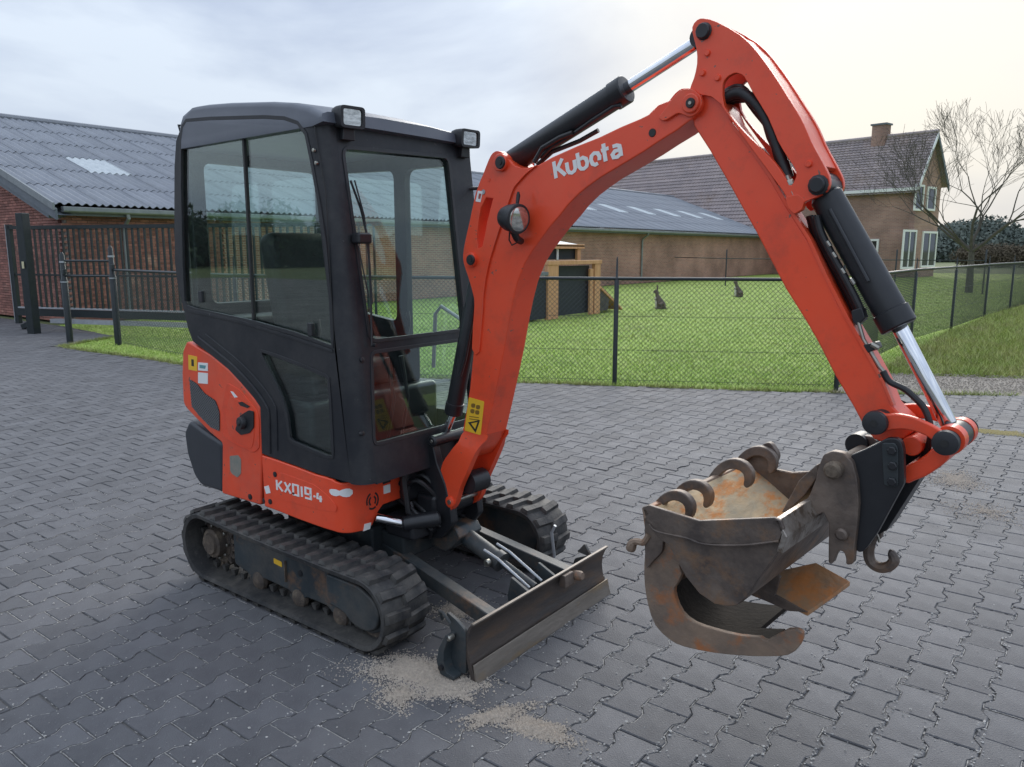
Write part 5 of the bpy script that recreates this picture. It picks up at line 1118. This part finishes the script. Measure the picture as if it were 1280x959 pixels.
# lettering on the boom
Kb=[[(.02,1.0),(.02,0.0)],[(.10,.42),(.52,1.0)],[(.20,.52),(.58,0)]]
ub=[[(.0,.68),(.0,.22),(.08,.06),(.22,.0),(.36,.06),(.44,.2),(.44,.68)]]
bb=[[(.0,1.0),(.0,.2),(.10,.04),(.24,0),(.40,.08),(.47,.28),(.42,.52),(.26,.64),(.10,.60)]]
ob=[[(.34,.04),(.20,.0),(.06,.1),(.0,.33),(.06,.56),(.22,.66),(.40,.60),(.48,.38),(.44,.18)]]
tb_=[[(.10,1.0),(.10,.0)],[(-.06,.66),(.34,.66)]]
ab=[[(.10,.66),(.30,.66),(.44,.58),(.46,.42),(.46,0)],[(.46,.36),(.18,.38),(.04,.24),(.08,.06),(.28,.02),(.40,.10)]]
paths=[];x=0
for ch_,wd in ((Kb,.74),(ub,.66),(bb,.68),(ob,.66),(tb_,.46),(ab,.55)): paths += [[(px+x,py) for px,py in p] for p in ch_]; x+=wd
A=Vector(bp(695,223)); B=Vector(bp(779,194.5)); Tp=Vector(bp(691.5,208)); ex_=(B-A)/x; ez_=Vector((-ex_.y,ex_.x)).normalized()*.062
xp(strokes(paths,.20,lambda s,c,z:BF_(A.x+ex_.x*s+ez_.x*z,c,A.y+ex_.y*s+ez_.y*z),BH0-.0016,BH0-.0005),'brand_lettering',M['white'])
# yellow warning sticker low on the boom
MB().prism(rnd(BL([(586.5,496.5),(605.5,502),(601,544),(581,538)]),.006,2),BH0-.0018,BH0-.0004,BF_).build('warning_sticker',M['yellow'],boom)
MB().prism([BL([(585,531),(601,534.5),(594.5,541)]),BL([(588.5,532.5),(598,534.8),(594,538.5)])] if False else [BL([(585.5,528),(600.5,525),(595,541)]),BL([(589,529.2),(597.5,527.5),(594.3,536.5)])],BH0-.0026,BH0-.0017,BF_).build('warning_triangle',M['print'],boom)
for u,v in ((592,507),(598,509),(591,514),(597,515.5)): MB().prism([*crom(BL([(u-2.2,v-2.4),(u+2.4,v-2),(u+1.8,v+2.6),(u-2.2,v+2)]),2)],BH0-.0024,BH0-.0017,BF_).build('warning_symbol',mat('brown_print',(.22,.12,.02),rough=.5) if 'brown_print' not in bpy.data.materials else bpy.data.materials['brown_print'],boom)
for v in (520,523): MB().prism(BL([(587,v),(599,v+1.6),(599,v+2.6),(587,v+1)]),BH0-.0024,BH0-.0017,BF_).build('warning_text',bpy.data.materials['brown_print'],boom)
# boom work lamp
C0=Vector(b3(642,273,-.135)); ax=(Vector((.97,-.22,-.12))).normalized()
lamp=xp(MB().lathe(C0-ax*.055,ax,[(0,.022),(.004,.04),(.03,.05),(.06,.053),(.063,.056),(.085,.056),(.088,.050),(.086,.047)],32),'boom_lamp',M['blackpl'])
MB().lathe(C0+ax*.0305,ax,[(0,.046),(.002,.046),(.004,.04)],28).build('lens',M['lampglass'],lamp)
MB().tube([C0+Vector((0,.0,-.05)),C0+Vector((-.0,.02,-.075)),C0+Vector((-.01,.06,-.085))],.014,10).build('lamp_foot',M['black'],lamp)
MB().tube([C0+Vector((0,.02,.04)),C0+Vector((-.0,.03,.085)),C0+Vector((.0,.03,.10))],[.006,.008,.004],8).build('lamp_knob',M['black'],lamp)
MB().tube([C0+Vector((-.04,.03,-.03)),C0+Vector((-.06,.05,-.08)),C0+Vector((-.05,.055,-.10)),C0+Vector((-.0,.04,-.085))],.003,6).build('lamp_wire',M['hose'],lamp)

# ---- cylinders
def ram(p0,p1,p2,rb,rr,name,m=None,cm=None):
    """barrel p0->p1, rod p1->p2"""
    p0,p1,p2=Vector(p0),Vector(p1),Vector(p2); d=(p1-p0); ln=d.length; d.normalize()
    o=xp(MB().lathe(p0,d,[(-.02,rb*.5),(-.015,rb*.8),(0,rb*.97),(.002,rb),(ln-.055,rb),(ln-.053,rb*1.10),(ln-.004,rb*1.10),(ln,rb*1.02),(ln+.001,rr*1.3)],32),name,m or M['black'])
    cyl(p1,p2,rr,20).build('piston_rod',M['chrome'],o); return o
lc=ram(b3(600,335,.0),b3(566.5,517,.0),b3(553,552,.0),.038,.018,'boom_cylinder')
MB().tube([b3(596,345,-.045),b3(590,400,-.045),b3(581,450,-.045),b3(575,470,-.045)],.008,8).build('steel_pipe',M['black'],lc)
ac0,ac1,ac2=b3(640,203,.005),b3(783,111,.005),b3(873,44,.005)
ac=ram(ac0,ac1,b3(869,55,.005),.046,.0215,'arm_cylinder')
MB().lathe(BF_(*(lambda q:(q[0],-.03,q[1]))(bp(624,203,-.03))),BWV,[(0,.04),(.07,.04)],20).build('cylinder_eye',M['black'],ac)
MB().tube([b3(777,132,-.015),b3(768,133,-.02),b3(740,151,-.02),b3(712,171,-.02),b3(690,183,-.02),b3(676,197,-.02)],.008,8).build('steel_pipe',M['black'],ac)
MB().tube([b3(672,206,.0),b3(690,190,.0),b3(725,176,.0),b3(748,163,.01)],.009,8).build('hydraulic_hose',M['hose'],ac)
MB().tube([b3(668,203,-.04),b3(678,185,-.04),b3(700,172,-.035),b3(716,166,-.03)],.010,8).build('hydraulic_hose',M['hose'],ac)
MB().lathe(BF_(*(lambda q:(q[0],-.03,q[1]))(bp(873,46,-.03))),BWV,[(0,.032),(.07,.032)],20).build('rod_eye',M['black'],ac)
bc=ram(b3(1033,246,.01),b3(1124,409,.01),b3(1186,530,.01),.047,.0225,'bucket_cylinder')
MB().lathe(BF_(*(lambda q:(q[0],-.035,q[1]))(bp(1021,231,-.035))),BWV,[(0,.04),(.09,.04)],20).build('cylinder_eye',M['black'],bc)
MB().tube([b3(1037,262,-.045),b3(1060,305,-.045),b3(1085,352,-.045)],.006,8).build('steel_pipe',M['black'],bc)

# ---- arm
AC0,AC1=-.045,.055
arm_l=[(872,118),(866,128),(864,142),(866,157),(873,168),(886,188),(912,233),(928,262),(944,290),(960,321),(981,361),(1006,401),(1020,425),(1043,470),(1066,509),(1078,532),(1084,540),(1091,549),(1100,553),(1130,549),(1140,540),(1132,525),(1122,516),(1114,507),(1102,476),(1088,450),(1075,428),(1047,380),(1033,350),(1010,302),(981,256),(964,226),(938,186),(915,154),(905,130),(890,118)]
armc=-.05
arm=xp(MB().prism(BL(arm_l,armc),AC0,AC1,BF_),'arm',M['orange'],bev=.006,seg=3)
for k,(c0,c1) in enumerate(((-.062,-.044),(.054,.070))):
    cc=-.062 if k==0 else .07
    sh_=[(880,23),(896,27.5),(925,44),(946,65),(969,97),(981,116),(995,138),(1005,156),(1014,177),(1023,194),(1031,209),(1036,220),(1037,230),(1033,239),(1022,246),(1006,252.5),(997,262),(990,258),(979,240),(966,222),(938,184),(912,148),(898,128),(885,120),(868,117),(862,112),(867,98),(871,80),(870.5,62),(866.5,46),(865,34),(871,25)]
    ho=[(903,107),(908,97.5),(915,92.5),(922.6,91.5),(930,96),(941,116),(960,147),(972,176),(985,198),(993,210),(995,221),(989,232),(985,228),(975,212),(962,196),(945,180),(930,165),(917,150),(905,132)]
    MB().prism([crom(BL(sh_,-.062),2),crom(BL(ho,-.062),2)],c0,c1,BF_).build('head_plate',M['orange'],arm,bev=.003)
back=[(925,44),(946,65),(969,97),(981,116),(995,138),(1005,156),(1014,177),(1023,194),(1029,206)]
bk=BL([(u-1.5,v+1) for u,v in back],-.062); bkin=BL([(u-6,v+5) for u,v in back],-.062)
MB().prism(bk+bkin[::-1],-.045,.055,BF_).build('back_plate',M['orange_worn'],arm)
bpin(877,38,-.078,.086,.027,'cylinder_pin',M['black'],arm,[(0,.021),(.004,.024),(.012,.024),(.014,.027),(.150,.027),(.164,.024)],12)
bpin(1020,231,-.082,.09,.030,'cylinder_pin',M['black'],arm,[(0,.020),(.004,.024),(.012,.024),(.014,.030),(.160,.030),(.172,.024)],12)
for u,v in ((883,66),(877,91),(896,97),(1010,205)): bpin(u,v,-.070,-.060,.011,'bolt_head',M['orange'],arm,[(0,.008),(.003,.010),(.010,.010)],10)
# long edge strip on top of the arm box
MB().prism(BL([(915,153),(939,184),(966,222),(985,255),(1012,297),(1034,345),(1060,396),(1078,428),(1105,477),(1117,507),(1114,508),(1102,479),(1074,430),(1056,399),(1030,347),(1008,299),(981,257),(962,224),(935,186),(911,154)],armc),AC0-.004,AC0+.02,BF_).build('edge_strip',M['orange_worn'],arm,bev=.001)
# hoses through the head
for k,(c,o1,o2) in enumerate(((-.03,0,0),(-.005,3,-3),(.02,-3,4),(.035,6,-6))):
    MB().tube(crom([tuple(b3(905+o2*.3,122+o1,c)),tuple(b3(925,116-o2,c)),tuple(b3(948+o1*.5,133+o2,c)),tuple(b3(965,165+o1,c)),tuple(b3(976+o1*.5,196,c)),tuple(b3(985,222,c))],4,False),.0175,12).build('hydraulic_hose',M['hose'],arm)
MB().tube([b3(984,220,-.05),b3(990,236,-.05),b3(996,258,-.05)],.0085,10).build('hose_fitting',M['zinc'],arm)
for u,v in ((986,226),(991,239),(996,258)): q=b3(u,v,-.05); q2=b3(u+2.5,v+6,-.05); cyl(q,q2,.0125,6).build('hose_nut',M['zinc'],arm)
MB().tube([b3(965,200,-.03),b3(963,212,-.03),b3(972,226,-.03),b3(980,222,-.03)],.004,6).build('hose_clip',M['galv'],arm)
MB().prism(rnd(BL([(982,246),(998,243),(1006,250),(1003,262),(993,268),(985,260)],-.06),.004,2),-.063,-.040,BF_).build('fitting_bracket',M['orange_worn'],arm,bev=.002)
for k,(c,dx) in enumerate(((.0,0),(-.025,5),(.025,-4))):
    MB().tube(crom([tuple(b3(1016+dx,270,c)),tuple(b3(1022+dx,292,c)),tuple(b3(1035+dx,318,c)),tuple(b3(1050+dx,345,c)),tuple(b3(1064+dx,372,c)),tuple(b3(1076+dx,398,c))],3,False),.0115,9).build('hydraulic_hose',M['hose'],arm)
for u,v in ((1034,302),(1041,316),(1052,336),(1064,349),(1073,390)): cyl(b3(u,v,-.03),b3(u+4,v+6,-.03),.007,8).build('hose_fitting',M['zinc'],arm)
MB().prism(rnd(BL([(1064,388),(1078,384),(1082,398),(1072,408),(1066,402)],-.04),.005,2),-.045,-.01,BF_).build('valve_block',M['black'],arm,bev=.004)
MB().prism(rnd(BL([(1080,431),(1092,428),(1096,436),(1086,441)],-.04),.003,2),-.05,.02,BF_).build('valve_block',M['black'],arm,bev=.004); cyl(b3(1090,430,-.05),b3(1099,435,-.05),.009,8).build('hose_fitting',M['zinc'],arm)
MB().tube([b3(1073,403,-.04),b3(1079,424,-.04),b3(1090,443,-.04),b3(1099,458,-.04),b3(1106,466,-.04)],.006,8).build('steel_pipe',M['zinc'],arm)
MB().tube(crom([tuple(b3(1104,464,-.04)),tuple(b3(1112,477,-.04)),tuple(b3(1130,486,-.04)),tuple(b3(1143,497,-.04)),tuple(b3(1156,512,-.04)),tuple(b3(1163,535,-.04)),tuple(b3(1160,560,-.02)),tuple(b3(1145,588,-.01))],4,False),.009,10).build('hydraulic_hose',M['hose'],arm)

# ---- bucket linkage
lk_t=[(1094,514),(1105,518),(1118,517.5),(1130,519),(1142,522),(1153,526.5),(1165,532),(1176,538.5),(1188,545),(1192,555),(1184,563),(1174,558),(1160,547),(1150,542),(1138,538.5),(1125,537),(1107,539),(1098,542),(1088,538),(1084,528),(1087,519)]
for c0,c1,nm in ((-.100,-.078,''),(.088,.110,'')):
    o=xp(MB().prism(crom(BL(lk_t,-.10),2),c0,c1,BF_),'curved_link',M['orange'],bev=.005)
bpin_=lambda *a,**k: bpin(*a,**k)
for (u,v) in ((1095,528),(1183,553)):
    s,z=bp(u,v,-.10)
    o=xp(MB().lathe(BF_(s,-.122,z),BWV,[(0,.022),(.004,.033),(.018,.035),(.019,.03),(.236,.03),(.237,.035),(.25,.033),(.254,.022)],28),'link_pin',M['blackpl']); MB().lathe(BF_(s,-.124,z),BWV,[(0,.010),(.003,.010)],16).build('pin_centre',M['print'],o)
s,z=bp(1183,553,-.10); o=xp(MB().lathe(BF_(s,-.075,z),BWV,[(0,.040),(.045,.040)],24),'link_boss',M['orange']); xp(MB().lathe(BF_(s,.045,z),BWV,[(0,.040),(.04,.040)],24),'link_boss',M['orange']); xp(MB().lathe(BF_(s,-.028,z),BWV,[(0,.038),(.07,.038)],24),'rod_eye',M['black'])
hk=[(1170,558),(1188,566),(1183,577),(1172,586),(1158,595),(1145,600),(1131,604),(1130,584),(1149,574),(1160,566)]
xp(MB().prism(crom(BL(hk,-.06),2),-.070,.080,BF_),'tipping_link',M['orange'],bev=.008)
cyl_=bpin(1139,558,-.06,.07,.028,'arm_boss',M['orange_worn'],arm)

# ---- quick coupler
cpl=[(1109,547.5),(1121,547.5),(1127,552),(1130,562),(1130.5,604),(1124,616),(1097,666),(1087,680),(1079,690),(1071,690),(1070,670),(1072,615),(1069,590),(1063,569),(1080,562),(1097,554)]
coup=xp(MB().prism(rnd(BL(cpl,-.12),.008,2),-.125,-.098,BF_),'quick_coupler',M['black'],bev=.004)
MB().prism(rnd(BL(cpl,-.12),.008,2),.098,.125,BF_).build('far_plate',M['black'],coup,bev=.004)
MB().prism(rnd(BL([(1103,553),(1120,553),(1124,560),(1124,606),(1118,609),(1106,606)],-.12),.006,2),-.131,-.124,BF_).build('side_block',M['frame'],coup,bev=.003)
for u,v in ((1114,564),(1115,583),(1114,603)): bpin(u,v,-.139,-.130,.014,'block_bolt',M['black'],coup,[(0,.010),(.002,.013),(.009,.013)],6)
MB().prism(rnd(BL([(1128,600),(1144,600),(1098,672),(1084,680)],-.08),.006,2),.0,.09,BF_).build('rear_plate',M['black'],coup,bev=.004)
MB().prism(rnd(BL([(1062,572),(1090,560),(1090,640),(1074,684),(1070,640)],-.1),.006,2),-.10,.10,BF_).build('body_plate',M['black'],coup,bev=.006)
bpin(1070,556,.098,.16,.034,'round_ear',M['black'],coup,[(0,.034),(.02,.034),(.062,.034)],24)
hk_=crom([tuple(b3(1092,667,-.02)),tuple(b3(1087,682,-.02)),tuple(b3(1086,694,-.02)),tuple(b3(1090,704,-.02)),tuple(b3(1100,709.5,-.02)),tuple(b3(1111,708,-.02)),tuple(b3(1117.5,701,-.02)),tuple(b3(1115,693,-.02)),tuple(b3(1111,691,-.02))],4,False)
MB().tube(hk_,[.016]*(len(hk_)-8)+[.015,.0145,.014,.0135,.013,.012,.011,.010],10).build('lifting_hook',M['rust'],coup)
MB().tube([b3(1094,664,-.04),b3(1098,672,-.05),b3(1099,678,-.05)],.004,6).build('safety_latch',M['zinc'],coup)

# ================================================================== THE BUCKETS
NY=-.36; FY=.36                                          # near and far side of the wide bucket, in boom coordinates
def bk3(u,v,c): return bp(u,v,c)
bk=empty('ditching_bucket',tuple(BF_(bp(905,757,NY)[0],0,bp(905,757,NY)[1]))); tag(bk,'wide rusty ditching bucket hanging mouth up on the quick coupler, hooks along its rim','bucket')
BKL=Matrix.Translation(-Vector(bk.location))
def kp(mb,name,m,par=None,bev=0,ang=35,seg=2,root=None,RL=None):
    o=mb.build(name,m,None,bev=bev,ang=ang,seg=seg); o.parent=par or root or bk
    if not par: o.matrix_parent_inverse=RL if RL is not None else BKL
    return o
side_l=[(806,634),(874,653),(968,648.5),(979,655),(983,668),(972,692),(950,722),(933,747),(921,757),(908,758),(893,755),(874,742),(858,722),(845,700),(836,682),(822,672),(812,660)]
SP=crom(bp_ for bp_ in BL(side_l,NY)) if False else BL(side_l,NY)
near_s=kp(MB().prism(SP,NY,NY+.016,BF_),'near_side_plate',M['rust'],bev=.003)
kp(MB().prism(crom(SP,2),FY-.016,FY,BF_),'far_side_plate',M['rust'],bev=.003)
band=[(803,634),(811,631.5),(874,651),(968,647),(976,651),(980,661),(974,676),(930,681),(882,680),(858,672),(822,664),(808,650)]
kp(MB().prism(BL(band,NY-.014),NY-.016,NY-.0015,BF_),'rim_band',M['rust'],bev=.003)
# curved shell between the side plates (outside and inside skins)
sh_=[(806,634),(812,660),(822,672),(836,682),(845,700),(858,722),(874,742),(893,755),(908,758),(921,757),(933,747),(950,722),(972,692),(983,668)]
q=crom(BL(sh_,NY),3,False); cx_=sum(a for a,b in q)/len(q); cz_=sum(b for a,b in q)/len(q)+.05
inn=[]
for a,b in q: d=Vector((cx_-a,cz_-b)).normalized()*.014; inn.append((a+d.x,b+d.y))
kp(MB().prism(q+inn[::-1],NY+.014,FY-.014,BF_),'shell',M['rust'],bev=0,ang=50)
inn2=[bp(*p_,NY) for p_ in ((813,637),(842,664),(872,694),(900,722),(918,738),(930,737),(944,714),(960,692),(972,672))]
m_=MB(); m_.loft([[BF_(a,c,b) for a,b in inn2] for c in (NY+.017,FY-.017)],closed=False,cap=False); kp(m_,'rusted_lining',M['rustin'],ang=50)
kp(MB().prism([(a,b) for a,b in [(p[0]+(cx_-p[0])*.03,p[1]+(cz_-p[1])*.03) for p in crom(SP,2)]],FY-.0195,FY-.0165,BF_),'far_lining',M['rust'])
# back bar (polished) on the coupler side, bent plate section
bar=[bp(968,648,NY),bp(979,655,NY),bp(984,669,NY),bp(976,690,NY)]
o_=[bar[0],(bar[0][0]+.02,bar[0][1]+.004),bar[1],(bar[2][0]+.006,bar[2][1]),(bar[3][0]+.01,bar[3][1]),(bar[3][0]-.006,bar[3][1]+.004),(bar[2][0]-.010,bar[2][1]+.004),(bar[1][0]-.008,bar[1][1]-.010),(bar[0][0]-.002,bar[0][1]-.012)]
kp(MB().prism(o_,NY-.016,FY,BF_),'back_bar',M['worn'],bev=.003)
# rim on the hook side and the four hooks
kp(MB().prism([bp(805,633,NY),bp(812,634.5,NY),bp(815,642,NY),bp(808,650,NY)],NY-.016,FY,BF_),'cutting_lip',M['rustlip'],bev=.004)
hook=[(-.065,-.05),(-.045,.0),(-.015,.045),(.02,.075),(.06,.088),(.10,.080),(.128,.052),(.135,.02),(.128,-.012),(.112,-.030),(.098,-.018),(.100,.005),(.095,.028),(.078,.040),(.052,.042),(.025,.030),(.0,.005),(-.02,-.03),(-.03,-.055)]
hx,hz=bp(806,634,NY)
for k,c in enumerate((NY+.07,NY+.19,NY+.47,FY-.05)):
    g_=1.0 if k<2 else 1.12
    kp(MB().prism(crom([(hx+.022+a*g_*.80,hz-.014+.022*k/3+b*g_*.74) for a,b in hook],2),c,c+.030,BF_),'rim_hook',M['rust'],bev=.005)
kp(MB().prism(rnd([(hx-.03,hz-.07),(hx+.03,hz+.05),(hx+.10,hz+.10),(hx+.14,hz+.05),(hx+.10,hz-.05)],.02,3),FY-.02,FY+.01,BF_),'rim_gusset',M['rust'],bev=.003)
# ears that hang on the coupler pins
ear=[(1024,588),(1028,569),(1040,563.5),(1055,566),(1066,577),(1072,600),(1074,630),(1072,655),(1069,680),(1067,704),(1058,706),(1058,698),(1055,689),(1049,688),(1045,694),(1041,704),(1037,700),(1035,680),(1030,655),(1006,640),(1000,655),(985,668),(972,660),(980,648),(1000,634),(1014,618)]
ear=[(1000,634),(1012,620),(1020,600),(1024,582),(1030,568),(1041,563.5),(1055,566),(1066,577),(1072,600),(1074,630),(1072,655),(1069,680),(1067,705),(1058,706),(1058,698),(1055,689),(1049,688),(1045,694),(1041,705),(1036,704),(1036,680),(1037,655),(1030,640),(1018,646),(1008,655),(1000,668),(992,668)]
for k,(c0,c1) in enumerate(((-.145,-.115),(.115,.145))):
    kp(MB().prism(rnd(BL(ear,-.14),.006,2),c0,c1,BF_),'coupler_ear',M['rust'],bev=.004)
s,z=bp(1043,587,-.15); kp(MB().lathe(BF_(s,-.175,z),BWV,[(0,.018),(.008,.026),(.33,.026),(.34,.018)],24),'hanging_pin',M['dirtysteel'])
s,z=bp(1052,668,-.15); kp(MB().lathe(BF_(s,-.160,z),BWV,[(0,.012),(.006,.018),(.31,.018)],18),'lower_pin',M['rust'])
kp(MB().prism(BL([(1000,600),(1022,580),(1026,592),(1008,618),(985,640),(978,640)],-.1),-.11,.11,BF_),'torque_plate',M['rust'],bev=.004)

# the narrow digging bucket hooked under it: two curved jaws and its side wall
dg=empty('digging_bucket',tuple(BF_(bp(860,800,-.22)[0],-.1,bp(860,800,-.22)[1]))); tag(dg,'narrow rusty digging bucket clamped beneath the wide bucket, its curved jaws pointing right','bucket')
DGL=Matrix.Translation(-Vector(dg.location))
DC=-.25
def dp(mb,name,m,**k): return kp(mb,name,m,root=dg,RL=DGL,**k)
jaw_o=[(803,640),(812,636),(818,660),(830,672),(842,690),(852,718),(843,735),(844,748),(852,766),(868,779),(895,788),(925,795),(950,797),(958,801),(985,787),(1003,791),(999,808),(985,819),(960,821),(929,820),(893,816.5),(856,809),(837,800),(819,782),(810,757),(805.5,730),(805,705),(807,670)]
outer_=[(803,640),(807,670),(805,705),(805.5,730),(810,757),(819,782),(837,800),(856,809),(893,816.5),(929,820),(960,821),(985,819)]
dp(MB().prism(crom(BL(jaw_o,DC),2),DC,DC+.02,BF_),'jaw_side',M['rustlip'],bev=.003)
oq=crom(BL(outer_,DC),3,False)
def shell_(q,c0,c1,th,name,m):
    n=len(q); i_=[]
    for k in range(n):
        a=Vector(q[max(k-1,0)]); b=Vector(q[min(k+1,n-1)]); t=(b-a).normalized(); nn_=Vector((-t.y,t.x)); i_.append((q[k][0]+nn_.x*th,q[k][1]+nn_.y*th))
    return dp(MB().prism(q+i_[::-1],c0,c1,BF_),name,m,ang=50)
shell_(crom(BL(outer_[:-2]+[(950,821)],DC),3,False),DC+.004,DC+.20,.014,'jaw_shell',M['rustshade'])
sh2=crom(BL([(803,640),(808,665),(805,705),(805.5,730),(810,757),(819,782),(837,800),(856,809),(893,816.5),(918,819)],DC),3,False); shell_(sh2,DC+.20,DC+.42,.014,'back_shell',M['rustshade'])
# far jaw
fo_=BL([(930,742),(958,752),(985,764),(1008,767),(1030,754),(1062,730)],.02)
dz=-.012
fj=[bp(948,708,.02),bp(990,700,.02),bp(1022,706,.02),bp(1062,728,.02),bp(1010,766,-.10),bp(960,750,-.10),bp(925,735,-.10)]
a1=Vector(BF_(*(lambda q:(q[0],-.08,q[1]))(bp(930,742,-.08)))); 
top_=[b3(962,716,.08),b3(1020,703,.14),b3(1063,727,.14),b3(1047,738,.06),b3(1010,765,-.04),b3(968,744,-.04)]
m_=MB(); n=len(top_); dn=[p+Vector((0,0,-.016)) for p in top_]; m_.add([tuple(p) for p in top_+dn],[tuple(range(n)),tuple(range(2*n-1,n-1,-1))]+[(i,i+n,(i+1)%n+n,(i+1)%n) for i in range(n)])
dp(m_,'far_jaw_floor',M['rustorange'],bev=.003)
sd_=[b3(968,744,-.045),b3(1010,766,-.045),b3(985,764,-.045),b3(958,752,-.045),b3(930,741,-.045),b3(938,722,-.045),b3(962,712,-.045),b3(975,722,-.045)]
m_=MB(); n=len(sd_); dn=[p+Vector(BWV)*.016 for p in sd_]; m_.add([tuple(p) for p in sd_+dn],[tuple(range(n)),tuple(range(2*n-1,n-1,-1))]+[(i,i+n,(i+1)%n+n,(i+1)%n) for i in range(n)])
dp(m_,'far_jaw_side',M['rust'],bev=.002)
# small bent catch at the left
dp(MB().tube(crom([tuple(b3(812,668,DC-.01)),tuple(b3(805,678,DC-.01)),tuple(b3(797,677,DC-.01)),tuple(b3(791,679,DC-.01)),tuple(b3(788,688,DC-.01))],3,False),[.012]*9+[.016,.018,.018,.014],8),'bent_catch',M['rustlip'])
dp(MB().prism(rnd(BL([(806,640),(820,640),(830,668),(828,690),(818,700),(808,712),(806,690)],DC-.012),.01,2),DC-.014,DC+.002,BF_),'hinge_plate',M['rust'],bev=.003)
# contact with the wide bucket: two straps
for c in (DC+.06,DC+.16): dp(MB().prism(BL([(836,684),(850,706),(858,722),(850,726),(838,705),(826,690)],c),c,c+.02,BF_),'strap',M['rust'],bev=.002)

def weld(pts,par,m,r_=.0035):
    mb=MB(); q=crom(pts,4,False); mb.tube(q,[r_*(.75+.5*random.random()) for _ in q],6); mb.build('weld_bead',m,par)
weld([BF_(*(lambda q:(q[0],BH0-.007,q[1]))(bp(u,v))) for u,v in ((672,207),(660,216),(650,227),(643,236),(636,256),(626,285),(618,310),(611,335),(606,365),(604,395),(600,440))],boom,M['orange_worn'],.0022)
weld([BF_(*(lambda q:(q[0],NY-.017,q[1]))(bp(u,v,NY-.014))) for u,v in ((812,655),(822,664),(858,672),(882,680),(930,681),(974,676))],near_s,M['rust'])
